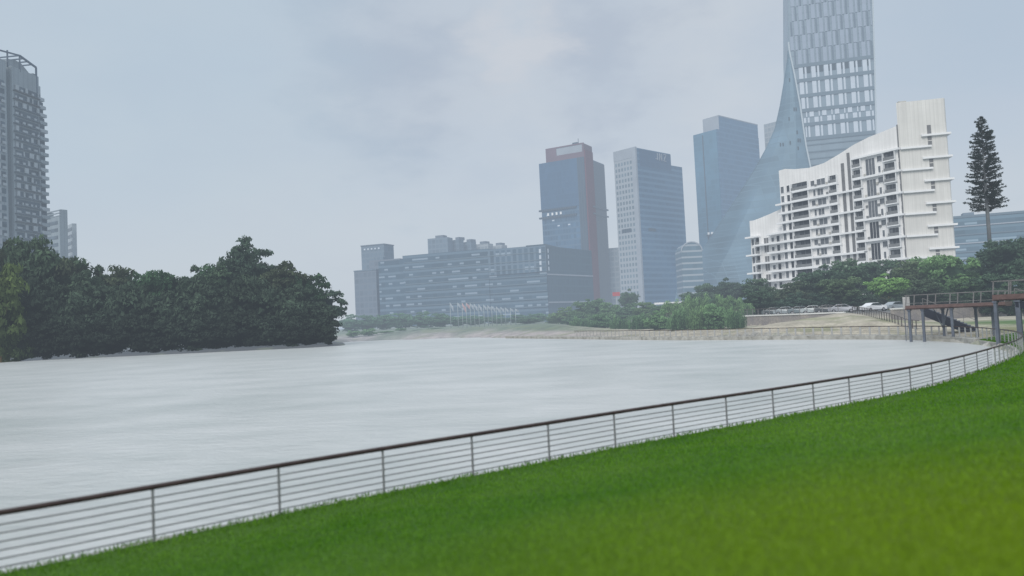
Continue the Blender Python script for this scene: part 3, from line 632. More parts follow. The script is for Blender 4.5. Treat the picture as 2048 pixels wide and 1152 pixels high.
# ---------- white residence
A = at(1563, 500, 247).xy; B = at(1812, 500, 210).xy; RH = hz(225)*.75
fr = Frame(A, B, RH, 'residential_building'); rt = fr.root
tag(rt, 'long white residential block with sweeping roof and stacked balcony bands', 'building')
W = fr.L; PT = 3.15; ZB = [48.0-PT*k for k in range(15)]
roof = [(.2, 50.0), (3.5, 50.1), (7, 49.3), (12.7, 48.6), (18.3, 49.0), (23.7, 50.6), (28.9, 52.4), (33.8, 53.5), (38.6, 54.1), (W, 54.7)]
MB().prism([(0.9, 0)]+[(.9 if i == 0 else u, z) for i, (u, z) in enumerate(roof)]+[(W, 0)], 0, 15).add([], []).build('wall', CLAD, rt)
MB().plan([(.9, .01), (.9, 14.9), (.45, 13), (0.1, 9), (0, 5), (.12, 2), (.45, .6)], 0, 49.95).build('wall', CLAD, rt)
# left wing, set back a little
wing = [(-13.9, 0), (-13.9, fr.uz(1493, 442)[1]), (-12, fr.uz(1506, 440)[1]), (-8.5, fr.uz(1522, 434)[1]), (-4.5, fr.uz(1542, 426)[1]), (-.02, fr.uz(1559, 417)[1]), (-.02, 0)]
MB().prism(wing, 1.2, 14).build('wing_wall', CLAD, rt)
bands = []
for k in range(0, 13):
    z = ZB[k]
    if k == 0: bands.append((28.3, W+.3, z))
    elif k % 2: 
        if k >= 3: bands.append((-.6 if k < 7 else -11, 30.5, z))
    else:
        bands.append((.5 if k > 2 else 6.4, 23.0, z)); bands.append((28.3, W+.3, z))
        if k >= 6: bands.append((-14.5, -9.2, z))
        if k >= 6: bands.append((-5.2, .48, z))
for u0, u1, z in bands: MB().box(u0, u1, -1.0, 0 if u0 > -.7 else 1.19, z-.28, z+.28).build('balcony_band', WHITE, rt)
def win(u0, u1, zc, h, mat=DARKW, y=0.0, frame=True, name='window', mull=0):
    o = MB().box(u0, u1, y-.06, y+.1, zc-h/2, zc+h/2).build(name, mat, rt)
    if frame:
        f = MB(); e = .09
        f.box(u0-e, u1+e, y-.14, y-.0, zc+h/2, zc+h/2+e).box(u0-e, u1+e, y-.14, y, zc-h/2-e, zc-h/2).box(u0-e, u0, y-.14, y, zc-h/2, zc+h/2).box(u1, u1+e, y-.14, y, zc-h/2, zc+h/2)
        for i in range(mull): q = u0+(u1-u0)*(i+1)/(mull+1); f.box(q-.04, q+.04, y-.1, y-.061, zc-h/2, zc+h/2)
        f.build('frame', WHITE, o)
    return o
def balcony(u0, u1, zf, y=0.0):
    o = MB().box(u0, u1, y-.05, y+.1, zf+.1, zf+2.55).build('balcony', DARKW, rt)
    q = MB().box(u0+(u1-u0)*.55, u0+(u1-u0)*.58, y-.1, y-.051, zf+.1, zf+2.5)
    q.box(u0+.25, u0+(u1-u0)*.3, y-.09, y-.051, zf+.4, zf+2.2).build('pane', GREYW, o)
    r_ = MB(); r_.box(u0, u1, y-.9, y-.84, zf+.18, zf+1.1).box(u0-.02, u0+.04, y-.84, y, zf+.18, zf+1.1).box(u1-.04, u1+.02, y-.84, y, zf+.18, zf+1.1); r_.build('rail', BALR, o)
    MB().box(u0-.15, u1+.15, y-.94, y-.001, zf-.12, zf+.17).box(u1+.02, u1+.16, y-.9, y, zf+.17, zf+2.6).box(u0-.16, u0-.03, y-.9, y, zf+.17, zf+2.6).build('slab', WHITE, o)
for k in range(0, 11):
    zf = ZB[k]-PT+.28; zc = zf+1.35
    if k >= 1 or True:
        zw = zc-.0
        if k >= 1:
            win(1.3, 2.5, zw, 2.1, GREYW); win(3.7, 4.8, zw, 2.1)
            balcony(5.9, 12.2, zf)
            if k % 2: win(13.0, 14.4, zw, 1.7, GREYW)
            else: win(13.8, 14.6, zw, 1.9, GREYW)
            win(15.3, 18.3 if k % 2 else 17.4, zw, 1.95, GREYW, mull=1)
            balcony(20.0, 22.7, zf)
        balcony(28.3, 31.0, zf); balcony(38.4, 41.8, zf)
        if k % 2 == 0: win(36.1, 37.6, zw, 1.6, GREYW)
        else: win(36.3, 37.0, zw, 1.9, GREYW)
        win(42.55, 42.85, zw, 1.9, LOUV, frame=False)
for j in range(5): 
    zt = ZB[2*j]-.6; win(32.4, 35.3, zt-2.75, 4.9, GREYW if j < 3 else DARKW, mull=2)
for (u0, u1, zt) in ((24.1, 25.2, 47.6), (26.3, 27.3, 50.4)):
    o = MB().box(u0, u1, -.04, .1, 13, zt).build('window', LOUV, rt)
    q = MB(); zz = 14
    while zz < zt: q.box(u0, u1, -.08, -.041, zz, zz+.12); zz += PT
    q.build('frame', BALR, o)
for k in range(5, 13):
    zf = ZB[k]-PT+.28-.1
    if k == 5: continue
    win(-13.4, -12.4, zf+1.35, 2.1, GREYW, 1.2); balcony(-11.3, -9.4, zf, 1.2); win(-4.8, -3.7, zf+1.3, 1.4, GREYW, 1.2); win(-2.6, -1.4, zf+1.35, 2.0, DARKW, 1.2)
for j in range(3): zt = ZB[6+2*j]-.5; win(-8.0, -6.1, zt-2.75, 5.0, LOUV, 1.2, mull=1)
ga = random.Random(9)
for k in range(1, 11):
    for u_ in (14.9, 18.9, 32.0, 35.75, 37.95):
        if ga.random() < .6: MB().box(u_-.35, u_+.35, -.35, -.001, ZB[k]-PT+.5, ZB[k]-PT+1.15).build('air_conditioner', BALR if ga.random() < .4 else CONC, rt)
# end block with the tall parapet (own frame, same building)
Cc = at(1905, 400, 207).xy; f2 = Frame(B, Cc, RH, 'end_block_tmp'); er = f2.root
M1 = Matrix.Translation((A[0], A[1], 0)) @ Matrix.Rotation(math.atan2(fr.e[1], fr.e[0]), 4, 'Z'); M2 = Matrix.Translation((B[0], B[1], 0)) @ Matrix.Rotation(math.atan2(f2.e[1], f2.e[0]), 4, 'Z')
loc = M1.inverted() @ M2; bpy.data.objects.remove(er)
def emb(mb): mb.v = [tuple(loc @ Vector(p)) for p in mb.v]; return mb
EW = f2.L
emb(MB().plan([(.06, .05), (EW-.4, 0), (EW, .5), (EW, 13.3), (4.3, 13.3)], 0, 61.3)).build('end_wall', CLADE, rt)
emb(MB().box(1.0, 3.2, 1.5, 2.4, 61.3, 62.0)).build('roof_vent', CONC, rt)
emb(MB().box(-.22, .05, -.12, .3, 0, 55)).build('pipe', LOUV, rt)
for j in range(6): emb(MB().box(.3, 8.3, -.7, 0, 47.95-6.3*j-.27, 47.95-6.3*j+.27)).build('balcony_band', WHITE, rt)
for j in range(6):
    z = 51.1-6.45*j; emb(MB().box(5.9, EW+.7, -.7, 0, z-.27, z+.27).box(EW, EW+.7, .001, 9, z-.27, z+.27)).build('balcony_band', WHITE, rt)
    zz = 47.95-6.3*j; sw_ = emb(MB().box(7.6, 8.6, -.05, .1, zz+.35, z-.35)).build('window', LOUV, rt); emb(MB().box(7.6, 8.6, -.09, -.051, (z+zz)/2-.1, (z+zz)/2+.1)).build('frame', CLADE, sw_)
    emb(MB().box(EW-.001, EW+.5, 3, 5.5, z-3.2, z-1)).build('window', GREYW, rt)
sw_ = emb(MB().box(7.6, 8.6, -.05, .1, 51.5, 54.0)).build('window', LOUV, rt)

# ---------- generic corner tower: corner column xc, left face to column xl, right face to xr
def ctower(name, label, d, th, xc, yc, xl, xr, mat, cat='tower'):
    th = R(th); r0 = ray(xc, yc); C = (r0[0]*d, d); tl, tr = ray(xl, yc)[0], ray(xr, yc)[0]
    w1 = (C[0]-tl*C[1])/(math.cos(th)+tl*math.sin(th)); w2 = (tr*C[1]-C[0])/(math.sin(th)-tr*math.cos(th))
    L = (C[0]-w1*math.cos(th), C[1]+w1*math.sin(th)); fr = Frame(L, C, hz(d), name); fr.w1, fr.w2 = w1, w2
    fr.f2 = Frame(C, (C[0]+w2*math.sin(th), C[1]+w2*math.cos(th)), 0, None); fr.z = H+r0[1]*d
    if label: tag(fr.root, label, cat)
    if mat: MB().box(0, w1, 0, w2, 0, fr.z).build('glass_wall', mat, fr.root)
    return fr
# red ribbed tower
GL_A = curtain('glass_blue_flat', (.060, .125, .215), (.07, .14, .23), 4.2, 1.6, .08, .0, .05, big=.08); GL_B = curtain('glass_blue_fine', (.065, .14, .23), (.095, .17, .255), 4.2, 2.1, .3, .12, .18, dash=.04)
DKG = curtain('glass_dark_grey', (.055, .085, .125), (.075, .105, .14), 4.2, 1.9, .0, .35, .08); REDM = plain('red_panel', (.14, .055, .08), .6, .1, .1); GREYP = plain('grey_panel', (.30, .33, .37), .6, .08, .1); PLUM = plain('plum_panel', (.15, .10, .13), .6, .12, .1)
ft = ctower('office_tower', 'blue glass tower with vertical red stripe and open red crown', 520, 30, 1168, 313, 1077, 1207, None)
zc = ft.z; zb = ft.uz(1130, 424)[1]
MB().box(0, ft.w1, 0, ft.w2, zb+3.5, zc).build('glass_wall', GL_A, ft.root); MB().box(.3, ft.w1-.3, .3, ft.w2-.3, 0, zb+3.49).build('glass_wall', GL_B, ft.root)
MB().box(-1.5, ft.w1-8, -1.0, 1, zb-3.2, zb-2).box(-1.5, ft.w1-8, -1.0, 1, zb+2.2, zb+3.4).box(ft.w1+.001, ft.w1+1.2, 9, ft.w2+1.5, zb-2.5, zb-1.5).box(ft.w1+.001, ft.w1+1.2, 9, ft.w2+1.5, zb+2.5, zb+3.6).build('belt', DKG, ft.root)
for i in range(4): MB().box(5+i*3.4, 6.4+i*3.4, -.3, .1, zb-1.3, zb+.6).build('window', WHITE, ft.root)
u1 = ft.uz(1157, 380)[0]; MB().box(u1, ft.w1+.02, -.25, -.001, 0, zc).build('grey_strip', DKG, ft.root)
y1 = ft.f2.uz(1187, 380)[0]; zr = ft.uz(1165, 285)[1]
y1 = min(y1, ft.w2*.46)
MB().box(ft.w1+.001, ft.w1+.9, .2, y1, 0, zr-5).build('red_stripe', REDM, ft.root)
MB().box(ft.w1+.001, ft.w1+.25, y1+.1, ft.w2, 0, zc-.5).build('side_wall', DKG, ft.root)
ua = ft.uz(1091, 300)[0]; ub = ft.w1; za = zr; zo0, zo1 = ft.uz(1140, 307)[1], ft.uz(1140, 292)[1]; uo0, uo1 = ft.uz(1112, 300)[0], ub-1.2
cr_ = MB(); cr_.box(ua, ub, 0, .8, zc, zo0).box(ua, uo0, 0, .8, zo0, zo1).box(uo1, ub, 0, .8, zo0, zo1).box(ua, ub, 0, .8, zo1, za).box(ub-.8, ub, .81, y1+1, zc, za-.5).box(ua, ub, y1, y1+.8, zc, za-1)
cr_.build('crown_frame', PLUM, ft.root); MB().box(uo0+.05, uo1-.05, .3, .6, zo0, zo1).build('sign_panel', GREYP, ft.root)
MB().box(ub-10, ub-6, 3, 6, za-1, za+1.8).box(ub-5, ub-4.7, 2, 2.3, za, za+4).build('roof_plant', DKG, ft.root)
# pale gridded tower with letters
GRID = curtain('pale_grid', (.13, .18, .22), (.31, .34, .37), 3.9, 2.6, .42, .40, .15, metal=0, rough=.6); GL_C = curtain('glass_striped', (.070, .15, .245), (.115, .21, .31), 3.9, 3.0, .42, .0, .10, big=.12)
ft = ctower('office_tower', 'pale gridded tower with letters high on its blue glass side', 500, 48, 1270, 293, 1226, 1340, None)
fq = ctower('x', None, 500, 48, 1270, 293, 1226, 1362, None); w2 = fq.w2; bpy.data.objects.remove(fq.root); z2_ = ft.f2.uz(1350, 332)[1]
MB().box(0, ft.w1-3.4, 0, ft.w2, 0, ft.z-7).build('grid_wall', GRID, ft.root)
MB().box(-.1, ft.w1-3.39, -.1, ft.w2-.1, ft.z-6.99, ft.z).box(ft.w1-3.38, ft.w1, -.05, 1.6, 0, ft.z).build('parapet', GREYP, ft.root)
MB().box(ft.w1-3.35, ft.w1-.1, 1.65, ft.w2, 0, ft.z-.6).build('glass_wall', GL_C, ft.root)
MB().box(2, ft.w1-.15, ft.w2+.01, w2, 0, z2_).build('glass_wall', GL_C, ft.root)
MB().box(ft.w1-.098, ft.w1+.1, 4.5, ft.w2-.1, ft.uz(1268, 330)[1], ft.z-1.2).build('upper_panel', GL_A, ft.root)
zz = ft.uz(1250, 462)[1]; MB().box(4, ft.w1-7, -.15, 0, zz-1.3, zz+1.3).box(ft.w1-.09, ft.w1+.1, 10, 18, zz-1, zz+1).build('refuge_floor', DKG, ft.root)
lt = MB(); zl = ft.f2.uz(1318, 314)[1]; yl_ = ft.f2.uz(1311, 314)[0]; ww = 2.7; h2 = 5.0
X_ = ft.w1+.2
lt.bar((X_, yl_+2, zl+h2/2), (X_, yl_+2, zl-h2/2), .5).bar((X_, yl_+2, zl-h2/2+.2), (X_, yl_, zl-h2/2+.9), .5)
yN = yl_+4.2; lt.bar((X_, yN, zl-h2/2), (X_, yN, zl+h2/2), .5).bar((X_, yN, zl+h2/2), (X_, yN+ww, zl-h2/2), .6).bar((X_, yN+ww, zl-h2/2), (X_, yN+ww, zl+h2/2), .5)
yZ = yN+5; lt.bar((X_, yZ, zl+h2/2-.2), (X_, yZ+ww, zl+h2/2-.2), .5).bar((X_, yZ+ww, zl+h2/2-.2), (X_, yZ, zl-h2/2+.2), .5).bar((X_, yZ, zl-h2/2+.2), (X_, yZ+ww, zl-h2/2+.2), .5)
lt.build('lettering', GREYP, ft.root)
# blue tower behind the skirt
GL_D = curtain('glass_blue_lined', (.085, .18, .29), (.11, .215, .33), 4.0, 3.0, .28, .0, .08, big=.12); GL_E = curtain('glass_blue_left', (.095, .21, .30), (.105, .22, .32), 4.0, 3.4, .12, .05, .08)
ft = ctower('office_tower', 'smooth blue glass tower with pale corner block at its roof', 560, 50, 1434, 258, 1386, 1516, None)
MB().box(0, ft.w1, 0, ft.w2, 0, ft.z).build('glass_wall', GL_D, ft.root); MB().box(-.05, ft.w1-.5, -.3, -.001, 0, ft.z-.3).build('glass_wall', GL_E, ft.root)
zu = ft.uz(1443, 228)[1]; ul = ft.uz(1402, 250)[0]; MB().box(ul, ft.w1-.1, 3.0, ft.w2-.2, ft.z, zu).build('roof_block', GL_D, ft.root)
MB().box(ul-.2, ft.w1, 2.7, 2.99, ft.z, zu+.4).box(ul-.2, ft.w1+.05, 3.0, ft.w2, zu+.001, zu+.8).build('pale_panel', GREYP, ft.root)
ud = ft.uz(1409, 350)[0]; MB().box(ud, ud+.9, -.45, -.301, 0, ft.z-2).build('dark_groove', DKG, ft.root)
zz = ft.uz(1412, 470)[1]; MB().box(8, ft.w1+2, -2.2, 1, zz-1.2, zz-.2).build('ledge', DKG, ft.root)
for i in range(6): MB().box(9+i*3.1+(i > 2)*2, 10.3+i*3.1+(i > 2)*2, -1.6, -.4, zz-.19, zz+1.6).build('ledge_fixture', WHITE, ft.root)
zz = ft.f2.uz(1500, 363)[1]; yy = ft.f2.uz(1498, 363)[0]; MB().box(ft.w1+.001, ft.w1+.3, yy-3, yy+5, zz-.8, zz+.8).build('refuge_floor', DKG, ft.root)
# tower behind the sweep
PALEB = curtain('pale_beige_wall', (.22, .26, .29), (.30, .33, .35), 4, 3, .3, .2, .1, metal=0, rough=.6)
ft = ctower('office_tower', 'pale tower showing between the blue tower and the sweeping skyscraper', 600, 50, 1552, 243, 1527, 1600, PALEB)
# small round topped building between the towers
RB = empty('round_top_building', (*at(1386, 550, 470).xy, 0), 0, hz(470)); tag(RB, 'low glass building with rounded top and striped floors between two towers', 'building')
z1_ = at(1386, 484, 470).z; STR = curtain('striped_floors', (.10, .17, .22), (.34, .38, .41), 3.8, 3, .3, 0, .1)
arc = [(-6.6, 0)]+[(-6.6, z1_-6)]+[(6.6*math.cos(a), z1_-6+6*math.sin(a)) for a in [math.pi-i*math.pi/10 for i in range(1, 10)]]+[(6.6, z1_-6), (6.6, 0)]
MB().prism(arc, 0, 18).build('wall', STR, RB); MB().prism([(p[0]*1.06, p[1]+.5) for p in arc[1:-1]]+[(p[0]*.98, p[1]-.2) for p in arc[-2:0:-1]], -.4, -.001).build('arch', GREYP, RB)
SB = ctower('office_block', 'low grey block filling the gap right of the red striped tower', 560, 25, 1236, 495, 1212, 1248, PALEB, 'building')
# ---------- sweeping skyscraper
A = at(1570, 500, 488).xy; B = at(1757, 500, 473).xy; ft = Frame(A, B, hz(480), 'skyscraper'); tag(ft.root, 'tall white striped skyscraper flaring into a curved glass skirt', 'tower')
Lp = [(1576, -60), (1576, 95), (1575, 120), (1570, 155), (1561, 210), (1551, 255), (1534, 292), (1510, 335), (1478, 384), (1440, 440), (1402, 498), (1362, 553), (1318, 605), (1300, 625)]
Cp = [(1576, -60), (1577, 95), (1589, 150), (1600, 210), (1607, 258), (1612, 292), (1621, 335), (1628, 384), (1637, 440), (1647, 498), (1656, 553), (1664, 605), (1668, 625)]
Rp = [(1743, -60), (1745, 0), (1749, 130), (1752, 262), (1757, 400), (1764, 625)]
def interp_edge(pts, zs_):
    q = [ft.uz(*p) for p in pts]; q.sort(key=lambda a: a[1]); return np.interp(zs_, [a[1] for a in q], [a[0] for a in q])
ztop = ft.uz(1660, -60)[1]; zs_ = np.r_[np.linspace(0, 160, 60), np.linspace(163, ztop, 12)]
ul, uc, ur = interp_edge(Lp, zs_), interp_edge(Cp, zs_), interp_edge(Rp, zs_)
ul = np.minimum(ul, uc-.05)
SKF = curtain('tower_front_glass', (.20, .26, .305), (.17, .225, .27), 9.4, 2.6, .10, .0, .06, big=.05); SKL = curtain('skirt_glass', (.125, .205, .265), (.14, .225, .285), 4.2, 5.0, .14, .05, .09, big=.22, bigscale=.03, metal=.3)
v = []; 
for a, b in ((uc, ur),): 
    for i in range(len(zs_)): v += [(a[i], 0, zs_[i]), (b[i], 0, zs_[i]), (b[i], 40, zs_[i]), (a[i], 40, zs_[i])]
n = len(zs_); fs = [(0, 1, 2, 3), tuple(4*(n-1)+j for j in (3, 2, 1, 0))]+[(4*i+j, 4*i+(j+1) % 4, 4*i+4+(j+1) % 4, 4*i+4+j) for i in range(n-1) for j in range(4)]
MB().add(v, fs).build('front_wall', SKF, ft.root)
v = []
for i in range(n):   # skirt: swells toward the river as it spreads
    k_ = uc[i]-ul[i]; bl = min(k_*.30, 22)
    row = [(uc[i]-.02, -.05), (uc[i]-k_*.25, -bl*.15), (uc[i]-k_*.5, -bl*.1), (uc[i]-k_*.75, bl*.25), (ul[i], bl*1.0), (ul[i]+min(2, k_*.3), 38), (uc[i]-.02, 38)]
    v += [(a, b, zs_[i]) for a, b in row]
fs = [tuple(range(6, -1, -1)), tuple(7*(n-1)+j for j in range(7))]+[(7*i+(j+1) % 7, 7*i+j, 7*i+7+j, 7*i+7+(j+1) % 7) for i in range(n-1) for j in range(7)]
MB().add(v, fs).build('glass_skirt', SKL, ft.root, smooth=False)
TRM = plain('trim_pale', (.42, .47, .50), .5, .05, .1)
for arr, s_ in ((uc, 0), (ur, 0)):
    e = MB()
    for i in range(n-1):
        if arr[i+1] == arr[i] and False: continue
        if arr is uc and ul[i] > uc[i]-.3: continue
        e.bar((arr[i], -.5, zs_[i]), (arr[i+1], -.5, zs_[i+1]), .9)
    e.build('edge_trim', TRM, ft.root)
zband = [ft.uz(1665, y)[1] for y in (124, 154, 185.5, 215, 244, 273)]; ph = (zband[0]-zband[-1])/5
PANW = plain('panel_white', (.51, .555, .61), .5, .06, .2); PANG = plain('panel_pale', (.27, .32, .39), .5, .06, .2); SLOT = plain('slot_dark', (.03, .05, .07), .5, .1, 1); BLB = plain('band_blue', (.115, .165, .205), .5, .08, .1)
wp, ws, pg, sl_, bb = MB(), MB(), MB(), MB(), MB()
uW = 7.75
rows = [(zband[i+1]+1.2, zband[i]-1.2, 'low', i) for i in range(5)]+[(zband[0]+1.2+ph*j-(0 if j else 0), zband[0]+ph*(j+1)-.1+.9, 'up', j) for j in range(8)]
def lim(zz): return float(np.interp(zz, zs_, uc)), float(np.interp(zz, zs_, ur))
for z0, z1, kd, i in rows:
    a0, b0_ = lim(z0); a1, b1x = lim(z1); a_, b_ = max(a0, a1)+.8, min(b0_, b1x)-.8
    u = -3*uW + (i % 2)*0 + (0 if kd == 'low' else (i*uW*.42) % uW)
    while u < b_:
        for (o_, w_, mbx) in (((0, 2.6, wp), (3.6, 1.1, wp)) if kd == 'low' else ((0, 2.4, pg), (3.5, 1.3, pg), (5.6, .9, ws))):
            p, q_ = max(u+o_, a_), min(u+o_+w_, b_)
            if q_-p > .3:
                if kd == 'low' and i == 3:
                    zm = (z0+z1)/2; mbx.box(p, q_, -.5, -.01, z0, zm-.3)
                    p2, q2 = max(u+o_+(2.75 if w_ > 2 else 1.3), a_), min(u+o_+(2.75 if w_ > 2 else 1.3)+(.7 if w_ > 2 else 2.6), b_)
                    if q2-p2 > .3: mbx.box(p2, q2, -.5, -.01, zm+.3, z1)
                else: mbx.box(p, q_, -.5, -.01, z0, z1)
        if kd == 'low' and i == 0 and u+6 > a_ and u+2.7 > a_:
            for o_, w_ in ((2.7, .8), (5.0, 2.2)):
                if u+o_ > a_ and u+o_+w_ < b_: sl_.box(u+o_, u+o_+w_, -.45, -.02, z1-4.0, z1-.1)
        u += uW
for i, zz in enumerate(zband):
    a_, b_ = lim(zz); bb.box(a_+.3, b_-.3, -.7, -.02, zz-1.1, zz+1.1)
for y in (286, 300, 314, 327):
    zz = ft.uz(1660, y)[1]; a_, b_ = lim(zz); bb.box(a_+.3, b_-.3, -.5, -.02, zz-.35, zz+.35)
wp.build('white_panels', PANW, ft.root); ws.build('dark_fins', plain('fin_grey', (.10, .14, .185), .5, .05, .2), ft.root); pg.build('pale_panels', PANG, ft.root); sl_.build('louvre_slots', SLOT, ft.root); bb.build('floor_bands', BLB, ft.root)
gw = curtain('tower_lower_glass', (.12, .20, .26), (.15, .24, .30), 4.3, 3, .25, 0, .1)
e = MB()
for i in range(n-1):
    k_ = uc[i]-ul[i]
    if k_ > 1.0: b0k, b1k = min(k_*.3, 22), min((uc[i+1]-ul[i+1])*.3, 22); e.bar((ul[i]-.1, b0k, zs_[i]), (ul[i+1]-.1, b1k, zs_[i+1]), .35)
e.build('edge_trim', SKL, ft.root)
for (x, y) in ((1579, 160), (1588, 219), (1592, 219), (1578, 238), (1594, 265), (1596, 281), (1600, 281), (1561, 289), (1566, 289), (1580, 286), (1596, 297)):
    u, zz = ft.uz(x, y); cu = float(np.interp(zz, zs_, uc)); k_ = cu-float(np.interp(zz, zs_, ul)); bl = min(k_*.30, 22)
    ys = float(np.interp((cu-u)/max(k_, .1), [0, .25, .5, .75, 1], [0, -bl*.15, -bl*.1, bl*.25, bl])); MB().box(u-.35, u+.35, ys-.5, ys+1.0, zz-1.1, zz+1.1).build('skirt_window', SLOT, ft.root)

# ---------- waterside office complex (left of the towers)
GLO = curtain('office_ribbon', (.055, .105, .155), (.11, .175, .235), 4.1, 2.4, .30, .0, .15, dash=.34, dashcol=(.29, .36, .43), metal=.15)
GLF = curtain('office_fins', (.055, .105, .155), (.12, .18, .24), 8.2, 3.2, .1, .38, .2, dash=.3, dashcol=(.30, .37, .44), metal=.15); GLS = curtain('office_side', (.045, .085, .125), (.06, .11, .15), 4.1, 1.8, .2, .3, .1, metal=.1)
A = at(760, 600, 416).xy; B = at(1096, 600, 380).xy; ft = Frame(A, B, hz(400)*1.15, 'office_complex'); tag(ft.root, 'long dark glass office complex with pale window rows beyond the far bank', 'building')
Wd = ft.L; z_a = ft.uz(850, 508)[1]; z_b = ft.uz(1050, 493)[1]; u0 = ft.uz(805, 515)[0]; um = ft.uz(975, 500)[0]; zc_ = ft.uz(1078, 489)[1]; zl_ = ft.uz(1060, 545)[1]; z_w = ft.uz(770, 521)[1]
MB().box(u0, um, 0, 40, 0, z_a).build('west_wing', GLO, ft.root); MB().box(um+.01, Wd-.2, .6, 40, 0, zl_).build('east_wing_base', GLO, ft.root)
MB().box(um+.01, Wd, 0, 40, zl_+.01, z_b).build('east_wing_top', GLF, ft.root); MB().box(ft.uz(1052, 490)[0], Wd+.2, -.3, 40.2, z_b+.01, zc_).build('roof_block', GLS, ft.root)
MB().box(-2, u0-.01, 3, 40, 0, z_w).build('end_wing', GLO, ft.root)
Rr = at(1188, 600, 420).xy; MB().box(Wd-.19, Wd+.1, .62, 1, 0, zl_)
inv = ft.root.rotation_euler[2]
def loc2(p): dx, dy = p[0]-A[0], p[1]-A[1]; c_, s_ = math.cos(-inv), math.sin(-inv); return (dx*c_-dy*s_, dx*s_+dy*c_)
rl_ = loc2(Rr); MB().plan([(Wd+.25, .3), rl_, (rl_[0]-8, rl_[1]+20), (Wd-6, 39)], 0, zc_-1).build('side_wing', GLS, ft.root)
for zz in (zl_-1.5, zl_-16): MB().plan([(Wd+.3, -.2), (rl_[0]+.3, rl_[1]-.4), (rl_[0], rl_[1]+1), (Wd+.2, .9)], zz-.35, zz+.35).build('light_band', GREYP, ft.root)
for k in range(1, 9):
    zz = z_a-k*4.1*.98
    MB().box(u0+1, Wd-.5, -.25, 0 if False else -.01, zz-.2, zz+.2).build('floor_ledge', BLB, ft.root)
for i in range(4):
    zz = ft.uz(1082, 502+i*12)[1]; 
    for uu in (ft.uz(1078, 500)[0],): MB().box(uu, uu+1.1, -.35, -.01, zz-1, zz+1).box(Wd+.4, Wd+.8, 1.6, 2.8, zz-1, zz+1).build('window', PANW, ft.root)
def simple_block(name, label, x0, x1, ytop, d, mat, depth=25, cat='building', xs=None):
    A = at(x0, ytop, d).xy; B = at(x1, ytop, d-6).xy; f_ = Frame(A, B, hz(d), name); z = H+ray((x0+x1)/2, ytop)[1]*(d-3)
    
    if xs: depth = min(depth, f_.y_at(xs, ytop, f_.L))
    f_.dep = depth; tag(f_.root, label, cat); MB().box(0, f_.L, 0, depth, 0, z).build('wall', mat, f_.root); f_.z = z; return f_
PLN = curtain('block_grey_blue', (.10, .15, .20), (.13, .18, .23), 3.6, 3.0, .3, .2, .12, metal=0, rough=.6); PLN2 = curtain('block_plum_grey', (.11, .145, .19), (.135, .17, .215), 3.6, 3.0, .3, .2, .1, metal=0, rough=.6)
b = simple_block('office_block', 'far grey block with a row of small lights at its roof', 722, 768, 491, 470, PLN, xs=787)
for i in range(5): MB().box(2+i*2.6, 3.2+i*2.6, -.2, -.01, b.z-2.6, b.z-1.6).build('roof_light', PANW, b.root)
MB().box(-.3, b.L+.3, -.3, b.dep+.3, b.z+.01, b.z+.6).build('parapet', PLN2, b.root)
b = simple_block('office_block', 'narrow plum grey block at the left end of the office complex', 708, 752, 542, 440, PLN2); MB().box(-.2, b.L+.2, -.2, 25, b.z+.01, b.z+.7).build('parapet', PLN, b.root)
b = simple_block('office_block', 'mid height grey block rising behind the left end of the office complex', 738, 800, 519, 450, PLN2); MB().box(2, 8, 3, 9, b.z+.01, b.z+2).build('roof_plant', PLN, b.root)
for i, (x0, x1, y, lb) in enumerate([(855, 905, 476, 'tallest'), (900, 927, 480, 'second'), (922, 952, 484, 'third'), (947, 986, 488, 'fourth'), (980, 1014, 491, 'lowest')]):
    b = simple_block('apartment_block', f'{lb} from the left of the stepped hazy blocks behind the office complex', x0, x1-10, y, 540+i*6, PLN if i < 3 else PALEB, xs=x1); MB().box(b.L*.3, b.L*.7, 3, 9, b.z+.01, b.z+2.2).build('roof_plant', PLN2, b.root)
# right building behind the conifer
GLR = curtain('right_glass', (.085, .15, .20), (.13, .215, .275), 4.0, 5.0, .35, .0, .18, dash=.25, dashcol=(.30, .40, .47))
A = at(1908, 500, 345).xy; B = at(2110, 500, 330).xy; ft = Frame(A, B, hz(340)*1.1, 'office_building'); tag(ft.root, 'wide teal glass office building behind the conifer at the right edge', 'building')
zz = ft.uz(1980, 431)[1]; MB().box(0, ft.L, 0, 30, 0, zz).build('glass_wall', GLR, ft.root); MB().box(-.2, ft.L, -.3, 30, zz+.01, zz+1.0).build('parapet', BLB, ft.root); MB().box(ft.uz(1928, 430)[0], ft.uz(1950, 430)[0], 2, 8, zz+1.01, zz+2.4).build('roof_plant', PLN, ft.root)
for k in range(1, 7): MB().box(0, ft.L, -.5, -.01, zz-k*4-.25, zz-k*4+.25).build('floor_ledge', GREYP if k % 2 else BLB, ft.root)

# ---------- left residential tower
CON = clad('concrete_grey', (.24, .285, .315), (.18, .22, .25), 2.2); CON2 = plain('concrete_pale', (.33, .37, .40), .8, .12, .4); WND = plain('window_blue_grey', (.075, .105, .135), .3, .4, .25)
A = at(-70, 500, 248).xy; B = at(101, 500, 286).xy; ft = Frame(A, B, hz(265)*1.0, 'apartment_tower'); tag(ft.root, 'grey concrete apartment tower with stacked balconies at the left edge', 'tower')
rt = ft.root; ux = lambda x, y: ft.uz(x, y)[0]; uzv = lambda x, y: ft.uz(x, y)[1]
ztop = uzv(40, 128); ua, ub_, uc_, ud_ = ux(17, 300), ux(26, 300), ux(84, 300), ux(101, 440)
steps = [(ux(99, 440), uzv(99, 397)), (ux(96, 350), uzv(94, 240)), (ux(91, 220), uzv(90, 205)), (ux(86, 190), uzv(84, 172)), (ux(77, 150), uzv(76, 148))]
